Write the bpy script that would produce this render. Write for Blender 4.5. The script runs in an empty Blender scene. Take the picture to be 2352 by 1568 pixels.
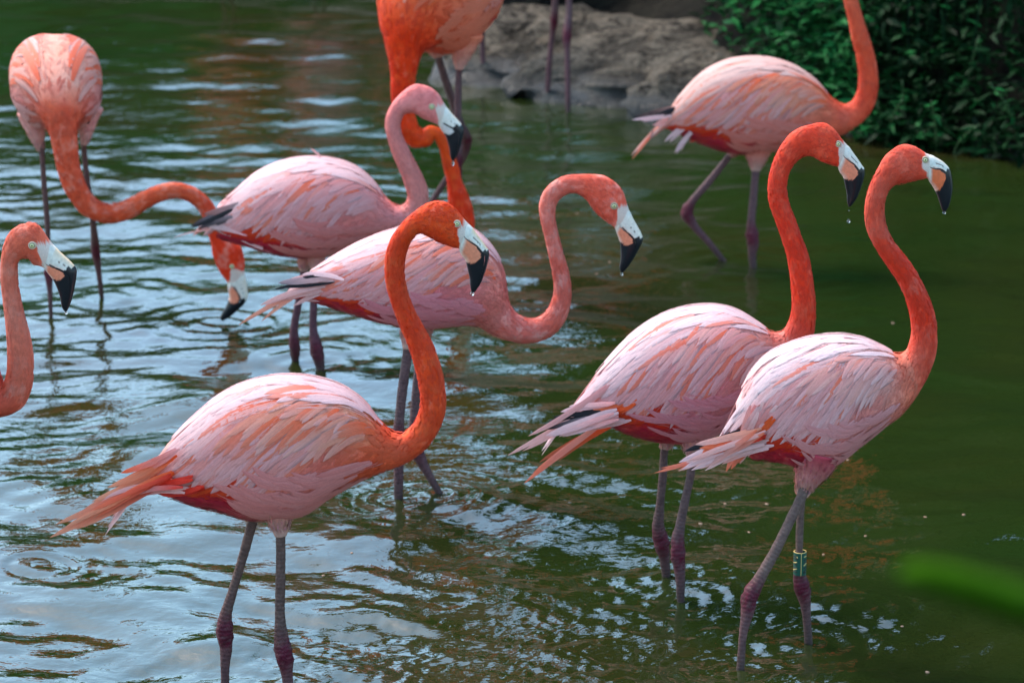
import bpy, math, random
import numpy as np
from mathutils import Vector, noise as mnoise
random.seed(7); rng = np.random.default_rng(7)
sc = bpy.context.scene; COL = sc.collection
R = math.radians

# ------------------------------------------------------------------ camera, sky, sun, exposure
CAM_H, PITCH, FPX, CX, CY = 2.03, R(14.8), 6840.0, 1175.5, 784.0
cam = bpy.data.cameras.new('camera'); co = bpy.data.objects.new('camera', cam); COL.objects.link(co)
co.location = (0, 0, CAM_H); co.rotation_euler = (R(90) - PITCH, 0, 0)
cam.sensor_width = 36; cam.lens = FPX / 2351 * 36; cam.clip_start = .05; cam.clip_end = 400
cam.dof.use_dof = True; cam.dof.focus_distance = 5.6; cam.dof.aperture_fstop = 6.3
sc.camera = co
w = bpy.data.worlds.new('World'); sc.world = w; w.use_nodes = True
wn = w.node_tree; wn.nodes.clear()
sky = wn.nodes.new('ShaderNodeTexSky'); sky.sky_type = 'NISHITA'; sky.sun_disc = False
SUN_EL, SUN_AZ = R(56), R(-52)          # azimuth from +y, clockwise
sky.sun_elevation = SUN_EL; sky.sun_rotation = SUN_AZ
sky.air_density = 1.0; sky.dust_density = 1.6; sky.ozone_density = 1.0
hsv = wn.nodes.new('ShaderNodeHueSaturation'); hsv.inputs['Saturation'].default_value = 1.15; hsv.inputs['Hue'].default_value = .482
bg = wn.nodes.new('ShaderNodeBackground'); bg.inputs['Strength'].default_value = .15
wo = wn.nodes.new('ShaderNodeOutputWorld')
wn.links.new(sky.outputs[0], hsv.inputs['Color']); wn.links.new(hsv.outputs[0], bg.inputs[0]); wn.links.new(bg.outputs[0], wo.inputs[0])
sl = bpy.data.lights.new('sun', 'SUN'); so = bpy.data.objects.new('sun', sl); COL.objects.link(so)
sl.energy = 1.25; sl.angle = R(30); sl.color = (1, .91, .80)
sd = Vector((math.sin(SUN_AZ) * math.cos(SUN_EL), math.cos(SUN_AZ) * math.cos(SUN_EL), math.sin(SUN_EL)))
so.rotation_euler = (-sd).to_track_quat('-Z', 'Y').to_euler(); so.location = (0, 0, 12)
vs = sc.view_settings; vs.view_transform = 'Standard'; vs.look = 'None'; vs.gamma = 1; vs.use_curve_mapping = False
vs.exposure = 1.86

# ------------------------------------------------------------------ picture <-> place helpers
CP, SP = math.cos(PITCH), math.sin(PITCH)
def ray(px, py):
    x = (px - CX) / FPX; y = -(py - CY) / FPX
    return np.array([x, CP + y * SP, -SP + y * CP])
def ground(px, py, z=0.0):
    d = ray(px, py); t = (z - CAM_H) / d[2]
    return np.array([0, 0, CAM_H]) + d * t
def at(px, py, Y):                       # the point of the upright plane y = Y seen at a pixel
    d = ray(px, py); return np.array([0, 0, CAM_H]) + d * (Y / d[1])
def mpp(Y): return (Y * CP + .25) / FPX   # metres per pixel near depth Y

# ------------------------------------------------------------------ mesh helpers
def link_mesh(name, verts, faces, mat, parent=None, cols=None, uvs=None, smooth=True, mats=None):
    me = bpy.data.meshes.new(name)
    me.from_pydata([tuple(v) for v in verts], [], [tuple(f) for f in faces])
    if cols is not None:
        ca = me.color_attributes.new('col', 'FLOAT_COLOR', 'POINT')
        c = np.ones((len(verts), 4), np.float32); c[:, :3] = np.asarray(cols)[:, :3]
        ca.data.foreach_set('color', c.ravel())
    if uvs is not None:
        uv = me.uv_layers.new(name='UVMap')
        li = np.empty(len(me.loops), np.int32); me.loops.foreach_get('vertex_index', li)
        uv.data.foreach_set('uv', np.asarray(uvs, np.float32)[li].ravel())
    if mat: me.materials.append(mat)
    if smooth: me.polygons.foreach_set('use_smooth', np.ones(len(me.polygons), bool))
    me.update()
    o = bpy.data.objects.new(name, me); COL.objects.link(o)
    if parent: o.parent = parent
    return o
def thing(name, label, cat, loc=(0, 0, 0), group=None):
    o = bpy.data.objects.new(name, None); COL.objects.link(o); o.location = loc; o.empty_display_size = .05
    o['label'] = label; o['category'] = cat
    if group: o['group'] = group
    return o
def tag(o, label, cat, group=None):
    o['label'] = label; o['category'] = cat
    if group: o['group'] = group
    return o

# ------------------------------------------------------------------ materials
def new_mat(name):
    m = bpy.data.materials.new(name); m.use_nodes = True; m.node_tree.nodes.clear()
    return m, m.node_tree
def nd(nt, t, **kw):
    n = nt.nodes.new(t)
    for k, v in kw.items(): setattr(n, k, v)
    return n
def finish(nt, shader):
    o = nd(nt, 'ShaderNodeOutputMaterial'); nt.links.new(shader, o.inputs['Surface']); return o
def ramp(nt, fac, stops):
    r = nd(nt, 'ShaderNodeValToRGB'); cr = r.color_ramp
    while len(cr.elements) < len(stops): cr.elements.new(.5)
    for e, (p, c) in zip(cr.elements, stops): e.position = p; e.color = (*c, 1)
    nt.links.new(fac, r.inputs[0]); return r.outputs[0]
def mixc(nt, a, b, fac, mode='MIX'):
    m = nd(nt, 'ShaderNodeMix', data_type='RGBA', blend_type=mode)
    for s, v in ((m.inputs[6], a), (m.inputs[7], b), (m.inputs[0], fac)):
        if hasattr(v, 'links'): nt.links.new(v, s)
        else: s.default_value = (*v, 1) if isinstance(v, tuple) else v
    return m.outputs[2]
def noise_n(nt, vec, scale, detail=4, rough=.55, dist=0):
    n = nd(nt, 'ShaderNodeTexNoise'); n.inputs['Scale'].default_value = scale; n.inputs['Detail'].default_value = detail
    n.inputs['Roughness'].default_value = rough; n.inputs['Distortion'].default_value = dist
    if vec: nt.links.new(vec, n.inputs['Vector'])
    return n.outputs[0]
def mapping(nt, vec, scale):
    m = nd(nt, 'ShaderNodeMapping'); m.inputs['Scale'].default_value = scale; nt.links.new(vec, m.inputs[0]); return m.outputs[0]

def mat_skin():                           # short velvety feathers of neck, head and body
    m, nt = new_mat('short_feathers'); L = nt.links
    a = nd(nt, 'ShaderNodeVertexColor', layer_name='col'); tc = nd(nt, 'ShaderNodeTexCoord')
    n1 = noise_n(nt, mapping(nt, tc.outputs['Object'], (1, 1, .6)), 60, 4, .6)
    n2 = noise_n(nt, mapping(nt, tc.outputs['UV'], (26, 60, 1)), 6, 3, .6)
    c = mixc(nt, a.outputs[0], (.90, .46, .34), ramp(nt, n1, [(.55, (0, 0, 0)), (.80, (.22,) * 3)]))
    c = mixc(nt, c, ramp(nt, n2, [(.25, (.55,) * 3), (.62, (1, 1, 1))]), .75, 'MULTIPLY')
    c = mixc(nt, c, (1.0, .84, .80), 1.0, 'MULTIPLY')
    p = nd(nt, 'ShaderNodeBsdfPrincipled'); L.new(c, p.inputs['Base Color']); p.inputs['Roughness'].default_value = .62
    p.inputs['Specular IOR Level'].default_value = .10
    p.inputs['Sheen Weight'].default_value = .04; p.inputs['Sheen Roughness'].default_value = .4
    b = nd(nt, 'ShaderNodeBump'); b.inputs['Strength'].default_value = .35; b.inputs['Distance'].default_value = .003
    L.new(n2, b.inputs['Height']); L.new(b.outputs[0], p.inputs['Normal']); finish(nt, p.outputs[0]); return m
def mat_feather():
    m, nt = new_mat('feather'); L = nt.links
    a = nd(nt, 'ShaderNodeVertexColor', layer_name='col'); tc = nd(nt, 'ShaderNodeTexCoord')
    sep = nd(nt, 'ShaderNodeSeparateXYZ'); L.new(tc.outputs['UV'], sep.inputs[0])
    au = nd(nt, 'ShaderNodeMath', operation='ABSOLUTE'); L.new(sep.outputs[0], au.inputs[0])
    mu = nd(nt, 'ShaderNodeMath', operation='MULTIPLY_ADD'); L.new(au.outputs[0], mu.inputs[0]); mu.inputs[1].default_value = -.16; L.new(sep.outputs[1], mu.inputs[2])
    oi = nd(nt, 'ShaderNodeObjectInfo')
    comb = nd(nt, 'ShaderNodeCombineXYZ'); L.new(mu.outputs[0], comb.inputs[0]); L.new(sep.outputs[0], comb.inputs[1]); L.new(oi.outputs['Random'], comb.inputs[2])
    barb = noise_n(nt, mapping(nt, comb.outputs[0], (30, 1.0, 40)), 3.2, 4, .65)
    streak = noise_n(nt, mapping(nt, tc.outputs['UV'], (4.0, .9, 1)), 3, 3, .6)
    c = mixc(nt, a.outputs[0], ramp(nt, barb, [(.28, (.60, .55, .58)), (.6, (1, 1, 1))]), .8, 'MULTIPLY')
    c = mixc(nt, c, ramp(nt, streak, [(.3, (.74, .70, .72)), (.6, (1, 1, 1))]), .8, 'MULTIPLY')
    c = mixc(nt, c, (1.0, .84, .80), 1.0, 'MULTIPLY')
    rach = ramp(nt, au.outputs[0], [(0, (.72, .66, .66)), (.09, (1, 1, 1))])
    c = mixc(nt, c, rach, .6, 'MULTIPLY')
    p = nd(nt, 'ShaderNodeBsdfPrincipled'); L.new(c, p.inputs['Base Color']); p.inputs['Roughness'].default_value = .55
    p.inputs['Specular IOR Level'].default_value = .22
    b = nd(nt, 'ShaderNodeBump'); b.inputs['Strength'].default_value = .3; b.inputs['Distance'].default_value = .002
    L.new(barb, b.inputs['Height']); L.new(b.outputs[0], p.inputs['Normal'])
    t = nd(nt, 'ShaderNodeBsdfTranslucent'); L.new(c, t.inputs[0])
    mx = nd(nt, 'ShaderNodeMixShader'); mx.inputs[0].default_value = .18
    L.new(p.outputs[0], mx.inputs[1]); L.new(t.outputs[0], mx.inputs[2]); finish(nt, mx.outputs[0]); return m
def mat_col(name, rough=.4, spec=.4, bump=None, var=.2, coat=0):
    m, nt = new_mat(name); L = nt.links
    a = nd(nt, 'ShaderNodeVertexColor', layer_name='col'); tc = nd(nt, 'ShaderNodeTexCoord')
    n = noise_n(nt, tc.outputs['Object'], 180, 4, .6)
    c = mixc(nt, a.outputs[0], ramp(nt, n, [(.3, (1 - var * 1.6,) * 3), (.65, (1, 1, 1))]), 1.0, 'MULTIPLY')
    p = nd(nt, 'ShaderNodeBsdfPrincipled'); L.new(c, p.inputs['Base Color']); p.inputs['Roughness'].default_value = rough
    p.inputs['Specular IOR Level'].default_value = spec; p.inputs['Coat Weight'].default_value = coat; p.inputs['Coat Roughness'].default_value = .08
    if bump:
        b = nd(nt, 'ShaderNodeBump'); b.inputs['Strength'].default_value = bump; b.inputs['Distance'].default_value = .001
        L.new(n, b.inputs['Height']); L.new(b.outputs[0], p.inputs['Normal'])
    finish(nt, p.outputs[0]); return m
def mat_leg():
    m, nt = new_mat('scaly_leg'); L = nt.links
    a = nd(nt, 'ShaderNodeVertexColor', layer_name='col'); tc = nd(nt, 'ShaderNodeTexCoord')
    wv = nd(nt, 'ShaderNodeTexWave', wave_type='BANDS', bands_direction='Y', wave_profile='SIN')
    wv.inputs['Scale'].default_value = 40; wv.inputs['Distortion'].default_value = 5; wv.inputs['Detail'].default_value = 2; wv.inputs['Detail Scale'].default_value = 1.2
    L.new(tc.outputs['UV'], wv.inputs['Vector'])
    n = noise_n(nt, tc.outputs['Object'], 90, 4, .6)
    c = mixc(nt, a.outputs[0], ramp(nt, wv.outputs[1], [(0, (.55, .5, .52)), (.12, (1, 1, 1))]), .7, 'MULTIPLY')
    c = mixc(nt, c, ramp(nt, n, [(.3, (.6, .56, .6)), (.62, (1.0, 1.0, 1.0))]), .8, 'MULTIPLY')
    p = nd(nt, 'ShaderNodeBsdfPrincipled'); L.new(c, p.inputs['Base Color']); p.inputs['Roughness'].default_value = .5; p.inputs['Specular IOR Level'].default_value = .22
    b = nd(nt, 'ShaderNodeBump'); b.inputs['Strength'].default_value = .6; b.inputs['Distance'].default_value = .0012
    L.new(wv.outputs[1], b.inputs['Height']); L.new(b.outputs[0], p.inputs['Normal']); finish(nt, p.outputs[0]); return m
def mat_leaf(name, c1, c2, rough=.5):
    m, nt = new_mat(name); L = nt.links
    tc = nd(nt, 'ShaderNodeTexCoord'); oi = nd(nt, 'ShaderNodeObjectInfo'); g = nd(nt, 'ShaderNodeNewGeometry')
    ad = nd(nt, 'ShaderNodeMath', operation='ADD'); L.new(oi.outputs['Random'], ad.inputs[0]); L.new(g.outputs['Random Per Island'], ad.inputs[1])
    fr = nd(nt, 'ShaderNodeMath', operation='FRACT'); L.new(ad.outputs[0], fr.inputs[0])
    c = ramp(nt, fr.outputs[0], [(0, c1), (.85, c2), (1, tuple(min(1, x * 1.15) for x in c2))])
    n = noise_n(nt, tc.outputs['Object'], 40, 3, .6)
    c = mixc(nt, c, ramp(nt, n, [(.3, (.65,) * 3), (.65, (1, 1, 1))]), .8, 'MULTIPLY')
    p = nd(nt, 'ShaderNodeBsdfPrincipled'); L.new(c, p.inputs['Base Color']); p.inputs['Roughness'].default_value = rough; p.inputs['Specular IOR Level'].default_value = .05
    t = nd(nt, 'ShaderNodeBsdfTranslucent'); L.new(c, t.inputs[0])
    mx = nd(nt, 'ShaderNodeMixShader'); mx.inputs[0].default_value = .15
    L.new(p.outputs[0], mx.inputs[1]); L.new(t.outputs[0], mx.inputs[2]); finish(nt, mx.outputs[0]); return m
def mat_water():
    m, nt = new_mat('pond_water'); L = nt.links
    tc = nd(nt, 'ShaderNodeTexCoord')
    n = noise_n(nt, tc.outputs['Object'], .55, 4, .6, .6)
    c = ramp(nt, n, [(.35, (.0090, .0215, .0036)), (.52, (.0135, .0205, .0038)), (.68, (.021, .0170, .0052))])
    p = nd(nt, 'ShaderNodeBsdfPrincipled'); L.new(c, p.inputs['Base Color']); p.inputs['Roughness'].default_value = .025
    p.inputs['IOR'].default_value = 1.72; p.inputs['Specular IOR Level'].default_value = .5
    f = noise_n(nt, mapping(nt, tc.outputs['Object'], (1, 1.35, 1)), 34, 3, .5, .3)
    b = nd(nt, 'ShaderNodeBump'); b.inputs['Strength'].default_value = .24; b.inputs['Distance'].default_value = .006
    L.new(f, b.inputs['Height']); L.new(b.outputs[0], p.inputs['Normal']); finish(nt, p.outputs[0]); return m
def mat_rock(name, cols, wet=False, scale=3.0):
    m, nt = new_mat(name); L = nt.links
    tc = nd(nt, 'ShaderNodeTexCoord'); g = nd(nt, 'ShaderNodeNewGeometry')
    n1 = noise_n(nt, tc.outputs['Object'], scale, 8, .62, .8); n2 = noise_n(nt, tc.outputs['Object'], scale * 9, 6, .65)
    c = ramp(nt, n1, [(.28 + .44 * i / (len(cols) - 1), k) for i, k in enumerate(cols)])
    c = mixc(nt, c, ramp(nt, n2, [(.32, (.3,) * 3), (.58, (1, 1, 1))]), .85, 'MULTIPLY')
    vo = nd(nt, 'ShaderNodeTexNoise'); vo.inputs['Scale'].default_value = scale * .8; vo.inputs['Detail'].default_value = 7; vo.inputs['Distortion'].default_value = 1.2; L.new(mapping(nt, tc.outputs['Object'], (1, 1.6, 2.2)), vo.inputs['Vector'])
    ab = nd(nt, 'ShaderNodeMath', operation='SUBTRACT'); L.new(vo.outputs[0], ab.inputs[0]); ab.inputs[1].default_value = .5
    ab2 = nd(nt, 'ShaderNodeMath', operation='ABSOLUTE'); L.new(ab.outputs[0], ab2.inputs[0])
    c = mixc(nt, c, ramp(nt, ab2.outputs[0], [(.004, (.05,) * 3), (.035, (1, 1, 1))]), .9, 'MULTIPLY')
    sep = nd(nt, 'ShaderNodeSeparateXYZ'); L.new(g.outputs['Position'], sep.inputs[0])
    md = nd(nt, 'ShaderNodeMath', operation='MULTIPLY_ADD'); L.new(n1, md.inputs[0]); md.inputs[1].default_value = .10; L.new(sep.outputs[2], md.inputs[2])
    wetf = ramp(nt, md.outputs[0], [(.09, (1, 1, 1)), (.15, (0, 0, 0))])      # the wet band at the waterline
    c = mixc(nt, c, mixc(nt, c, (.30, .33, .36), 1.0, 'MULTIPLY'), wetf)
    p = nd(nt, 'ShaderNodeBsdfPrincipled'); L.new(c, p.inputs['Base Color'])
    ro = nd(nt, 'ShaderNodeMapRange'); ro.inputs[3].default_value = .8; ro.inputs[4].default_value = .28; L.new(wetf, ro.inputs[0]); L.new(ro.outputs[0], p.inputs['Roughness'])
    so_ = nd(nt, 'ShaderNodeMapRange'); so_.inputs[3].default_value = .06; so_.inputs[4].default_value = .5; L.new(wetf, so_.inputs[0]); L.new(so_.outputs[0], p.inputs['Specular IOR Level'])
    b = nd(nt, 'ShaderNodeBump'); b.inputs['Strength'].default_value = .8; b.inputs['Distance'].default_value = .03
    L.new(n2, b.inputs['Height']); L.new(b.outputs[0], p.inputs['Normal']); finish(nt, p.outputs[0]); return m
def mat_plain(name, c, rough=.5, trans=0, ior=1.45, metal=0):
    m, nt = new_mat(name)
    p = nd(nt, 'ShaderNodeBsdfPrincipled'); p.inputs['Base Color'].default_value = (*c, 1); p.inputs['Roughness'].default_value = rough
    p.inputs['Transmission Weight'].default_value = trans; p.inputs['IOR'].default_value = ior; p.inputs['Metallic'].default_value = metal
    finish(nt, p.outputs[0]); return m

M_SKIN, M_FEATH, M_LEG = mat_skin(), mat_feather(), mat_leg()
M_BILL = mat_col('bill_horn', .33, .28, .15, .14, .06); M_EYE = mat_col('eye', .06, .6, None, .02, .6); M_LID = mat_col('bare_skin', .55, .3, .3, .15)
M_WATER = mat_water()
M_DROP = mat_plain('clear_water', (1, 1, 1), .0, 1, 1.33)

# ------------------------------------------------------------------ water
def wave_height(X, Y):
    h = np.zeros_like(X); r = np.random.default_rng(11)
    wx = X + .05 * np.sin(2.3 * Y + 1.1 * X) + .03 * np.sin(5.1 * X - 3.2 * Y + 1)
    wy = Y + .05 * np.sin(1.9 * X - 1.3 * Y + 2) + .03 * np.sin(4.7 * Y + 2.9 * X)
    for i in range(64):
        lam = .075 * (8.5 ** r.random()); k = 2 * math.pi / lam
        th = r.normal(math.pi / 2, .75); ph = r.random() * 6.283
        sl = .0155 * (lam / .2) ** .25 * (.6 + .8 * r.random())
        s = np.sin(k * (wx * math.cos(th) + wy * math.sin(th)) + ph)
        h += sl / k * s
    # calmer water to the far right, livelier to the left and close by
    calm = .68 + .32 / (1 + np.exp((X - .25 - .10 * (Y - 6)) * 2.2)) + .25 * np.exp(-((Y - 5.4) / .7) ** 2)
    h *= calm * np.interp(Y, [6.5, 9.5, 12], [1, .62, .5])
    for i in range(16):                                                   # fine chop close to the camera, in the middle
        lam = .022 + .03 * r.random(); k = 2 * math.pi / lam; th = r.random() * 6.283
        m = np.exp(-((X - .15) / .55) ** 2 - ((Y - 5.25) / .42) ** 2) + .35 * np.exp(-((X - .2) / .8) ** 2 - ((Y - 6.3) / .7) ** 2) + .45 * np.exp(-((X + .62) / .35) ** 2 - ((Y - 5.15) / .25) ** 2)
        h += m * .035 / k * np.sin(k * (X * math.cos(th) + Y * math.sin(th)) + i)
    for px, py, lam, sl, rad in RINGS:
        g = ground(px, py); rr = np.hypot(X - g[0], Y - g[1]); k = 2 * math.pi / lam
        h += sl / k * np.cos(k * rr + px) * np.exp(-(rr / rad) ** 2) * np.clip(rr / (lam * .6), 0, 1)
    return h
RINGS = [(90, 1300, .05, .16, .17), (90, 1300, .03, .12, .09), (505, 742, .085, .15, .30), (505, 742, .04, .10, .16), (1975, 1403, .05, .13, .15),
         (1975, 1403, .10, .09, .24), (1700, 1535, .035, .18, .17), (1856, 1472, .055, .16, .22), (1530, 1326, .06, .13, .2), (1563, 1380, .05, .14, .2),
         (915, 1142, .055, .17, .2), (1008, 1133, .065, .16, .22), (680, 826, .07, .08, .25), (738, 848, .07, .08, .25), (1330, 262, .07, .22, .2), (1304, 259, .05, .15, .15), (1256, 231, .05, .12, .15), (1111, 189, .05, .12, .15),
         (1730, 612, .10, .06, .3), (1657, 596, .10, .06, .3), (117, 733, .09, .08, .3), (235, 686, .09, .08, .3), (1690, 1180, .07, .08, .2),
         (1850, 1275, .04, .10, .09), (2180, 1150, .12, .05, .3), (1620, 1110, .06, .10, .18), (520, 1610, .05, .1, .2), (30, 430, .12, .09, .4)]
def build_water():
    ys = np.concatenate([[2.3, 3.0, 3.6, 4.0, 4.3], np.exp(np.linspace(math.log(4.45), math.log(15.0), 640)), [15.6, 16.5, 18, 21, 26, 34]])
    us = np.concatenate([[-14, -8, -5, -3.2, -2.3, -1.8], np.linspace(-1.4, 1.4, 780), [1.8, 2.3, 3.2, 5, 8, 14]])
    Y = np.repeat(ys[:, None], len(us), 1); X = us[None] * (Y * 1175 / 6840 * 1.02 + .05)
    Z = wave_height(X, Y)
    Z *= np.where((np.abs(us)[None] > 1.5) | (Y > 15.2) | (Y < 4.4), .0, 1.0)
    V = np.stack([X, Y, Z], -1).reshape(-1, 3); n, m = Y.shape
    i = np.arange((n - 1) * (m - 1)); a = (i // (m - 1)) * m + i % (m - 1)
    F = np.stack([a, a + 1, a + m + 1, a + m], 1)
    me = bpy.data.meshes.new('pond_water'); me.vertices.add(len(V)); me.vertices.foreach_set('co', V.ravel())
    me.loops.add(F.size); me.loops.foreach_set('vertex_index', F.ravel().astype(np.int32)); me.polygons.add(len(F))
    me.polygons.foreach_set('loop_start', np.arange(0, F.size, 4, dtype=np.int32)); me.polygons.foreach_set('loop_total', np.full(len(F), 4, np.int32))
    me.polygons.foreach_set('use_smooth', np.ones(len(F), bool)); me.materials.append(M_WATER); me.update(); me.validate()
    o = bpy.data.objects.new('pond_water', me); COL.objects.link(o); o['kind'] = 'structure'; return o
build_water()

# ------------------------------------------------------------------ far bank, rocks, undergrowth, trees
WL = [(-2500, -190), (-900, -175), (100, -165), (600, -120), (900, -30), (1020, 95), (1090, 145), (1250, 185), (1380, 205), (1500, 232), (1700, 285), (2000, 335), (2200, 352), (2351, 385), (2700, 430)]
WLP = [ground(*p) for p in WL]; WLX = np.array([p[0] for p in WLP]); WLY = np.array([p[1] for p in WLP])
WLX[0] = -14; WLX = np.concatenate([WLX, [14]]); WLY = np.concatenate([WLY, [WLY[-1] - .4]])
def fbm(x, y, z=0., oct=5, s=1.0):
    v = 0; a = .5
    for _ in range(oct): v += a * mnoise.noise((x * s, y * s, z)); a *= .5; s *= 2.05
    return v
def bank_z(x, y):
    d = y - np.interp(x, WLX, WLY)
    steep = np.interp(x, [-3, 0, .9, 2.0, 6], [.16, .30, .42, .62, .6])
    z = -.06 + steep * d if d < 2.5 else -.06 + steep * 2.5 + (d - 2.5) * .08
    return max(-.3, z) + (.05 * fbm(x, y, 3, 4, 1.7) if d > -.5 else 0)
def build_bank():
    xs = np.concatenate([np.linspace(-14, -4, 20)[:-1], np.linspace(-4, 4, 160)[:-1], np.linspace(4, 14, 20)]); ys = np.concatenate([np.linspace(8.5, 16, 130)[:-1], np.linspace(16, 34, 40)])
    V = [(x, y, bank_z(x, y)) for y in ys for x in xs]; m = len(xs)
    F = [(j * m + i, j * m + i + 1, (j + 1) * m + i + 1, (j + 1) * m + i) for j in range(len(ys) - 1) for i in range(m - 1)]
    o = link_mesh('bank', V, F, mat_rock('bank_soil', [(.004, .004, .003), (.010, .009, .006), (.018, .015, .010)], scale=2.2)); o['kind'] = 'structure'
    V = []; xs = np.linspace(-6, 6, 40); ys = np.linspace(-8, 2.9, 40)
    V = [(x, y, .34 + .05 * fbm(x, y, 1, 4, 1.5) - .5 * max(0, (y - 1.6)) ** 1.2) for y in ys for x in xs]; m = 40
    F = [(j * m + i, j * m + i + 1, (j + 1) * m + i + 1, (j + 1) * m + i) for j in range(39) for i in range(39)]
    o = link_mesh('bank', V, F, bpy.data.materials['bank_soil']); o['kind'] = 'structure'
build_bank()
M_ROCK = mat_rock('pale_rock', [(.042, .036, .028), (.16, .135, .102), (.29, .25, .195), (.10, .085, .064)], scale=5)
M_ROCKD = mat_rock('wet_rock', [(.008, .008, .007), (.06, .050, .038), (.15, .125, .095), (.013, .013, .012)], scale=6)
def rock(label, px, py, size, rz, seed, mat, flat=.5, sink=.35, tilt=0):
    """a weathered slab: a lumpy closed shell with ledges and cracks"""
    g = ground(px, py); x0, y0 = g[0], g[1]; sx, sy, sz = size
    n, m = 40, 64; V = []; F = []
    ca, sa = math.cos(rz), math.sin(rz)
    for i in range(n + 1):
        th = math.pi * i / n
        for j in range(m):
            ph = 2 * math.pi * j / m
            d = Vector((math.sin(th) * math.cos(ph), math.sin(th) * math.sin(ph), math.cos(th)))
            e = Vector([math.copysign(abs(c) ** .55, c) for c in d])
            q = e * (1 + .45 * fbm(d.x * 1.6 + seed, d.y * 1.6, d.z * 1.6, 6, 1.3))
            x, y, z = q.x * sx, q.y * sy, q.z * sz
            crack = abs(mnoise.noise((x * 2.1 + seed, y * 3.3, z * 2 + seed)))
            z -= .10 * max(0, .10 - crack) / .10 * (sz / .2) * (1 if d.z > -.2 else 0)
            z += .03 * math.floor(4 * (mnoise.noise((x * 1.7, y * 2.2, seed)) + .5)) * .4 + .035 * fbm(x * 4, y * 4, seed, 4)
            z += tilt * y
            V.append((x * ca - y * sa, x * sa + y * ca, z))
    for i in range(n):
        for j in range(m):
            a = i * m + j; b = i * m + (j + 1) % m; F.append((a, a + m, b + m, b))
    o = link_mesh('rock', V, F, mat); o.location = (x0, y0, max(-.03, bank_z(x0, y0)) + sz * (1 - 2 * sink)); tag(o, label, 'rock', 'rocks on the far bank'); return o
rock('broad pale tan rock slab above the waterline behind the thin legs', 1440, 55, (.60, .85, .13), -.10, 1.3, M_ROCK, tilt=.26, sink=.30)
rock('pale rounded boulder at the top edge left of the dark bushes', 1590, 25, (.48, .80, .15), -.2, 5.1, M_ROCK, tilt=.26, sink=.28)
rock('grey slab at the top edge right of the deep orange body', 1285, 30, (.44, .80, .12), -.05, 9.4, M_ROCK, tilt=.26, sink=.30)
rock('low bluish wet ledge sloping into the water under the tan slab', 1290, 172, (.50, .38, .09), -.24, 12.2, M_ROCKD, tilt=.24, sink=.36)
rock('dark wet cracked rock at the waterline behind the walking flamingo', 1490, 208, (.52, .40, .10), -.30, 16.8, M_ROCKD, tilt=.25, sink=.36)
rock('small wet stone at the water edge just above the walking flamingo', 1665, 262, (.34, .30, .10), -.4, 21.0, M_ROCKD, tilt=.22, sink=.36)

M_LEAF = mat_leaf('leaf_green', (.002, .024, .007), (.016, .125, .030)); M_LEAFD = mat_leaf('leaf_shaded', (.0015, .009, .003), (.005, .030, .008)); M_STEM = mat_plain('stem_green', (.04, .09, .025), .6)  # second leaf green is darkened: the right bank's shade put into its colour
def leaf_geo(L=1.0, W=.30, droop=.25, fold=.12):
    V = []; U = []
    for i, t in enumerate((0, .18, .42, .68, 1.0)):
        wd = W * .5 * (0.12, .8, 1.0, .68, .02)[i]; z = -droop * t * t * L
        for s in (-1, 0, 1): V.append((t * L, s * wd, z + abs(s) * fold * wd * 2)); U.append((s, t))
    F = [(i * 3 + k, i * 3 + k + 1, i * 3 + k + 4, i * 3 + k + 3) for i in range(4) for k in (0, 1)]
    return np.array(V), F, U
LEAFV, LEAFF, LEAFU = leaf_geo()
def leaf_xf(V, size, pos, az, el, roll):
    ca, sa = math.cos(az), math.sin(az); ce, se = math.cos(el), math.sin(el); cr, sr = math.cos(roll), math.sin(roll)
    Rx = np.array([[1, 0, 0], [0, cr, -sr], [0, sr, cr]]); Ry = np.array([[ce, 0, -se], [0, 1, 0], [se, 0, ce]]); Rz = np.array([[ca, -sa, 0], [sa, ca, 0], [0, 0, 1]])
    return (V * size) @ (Rz @ Ry @ Rx).T + pos
def stuff_leaves(name, items, mat, kind='stuff'):
    V = []; F = []; n = 0
    for it in items:
        V.append(leaf_xf(LEAFV, *it)); F += [[k + n for k in f] for f in LEAFF]; n += len(LEAFV)
    o = link_mesh(name, np.concatenate(V), F, mat); o['kind'] = kind; return o
# undergrowth: a low mass of leafy stems covering the right-hand bank
items = []; itemsd = []
r = np.random.default_rng(5)
for k in range(15000):
    px = 1640 + 900 * r.random(); x = (px - CX) / FPX * 10.8
    x += 0; yw = float(np.interp(x, WLX, WLY)); d = .02 + 1.5 * r.random() ** 1.3
    left = np.interp(d, [0, .35, 1.3], [1.36, .98, .74])
    if x < left + .16 * r.normal(): continue
    y = yw + d; hgt = min(.45, .06 + .45 * d) * r.random() ** .7
    z = max(.0, bank_z(x, y)) + hgt + .10 * fbm(x * 2, y * 2, 4, 3)
    sz = .04 + .045 * r.random()
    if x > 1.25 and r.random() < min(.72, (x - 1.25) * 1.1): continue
    (itemsd if x > 1.3 and r.random() < .95 else items).append((sz, np.array([x, y, z]), r.random() * 6.283, r.normal(.1, .4), r.normal(0, .4)))  # far right leaves mostly take the green with shade in its colour
stuff_leaves('undergrowth', items, M_LEAF); stuff_leaves('undergrowth', itemsd, M_LEAFD)
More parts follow.
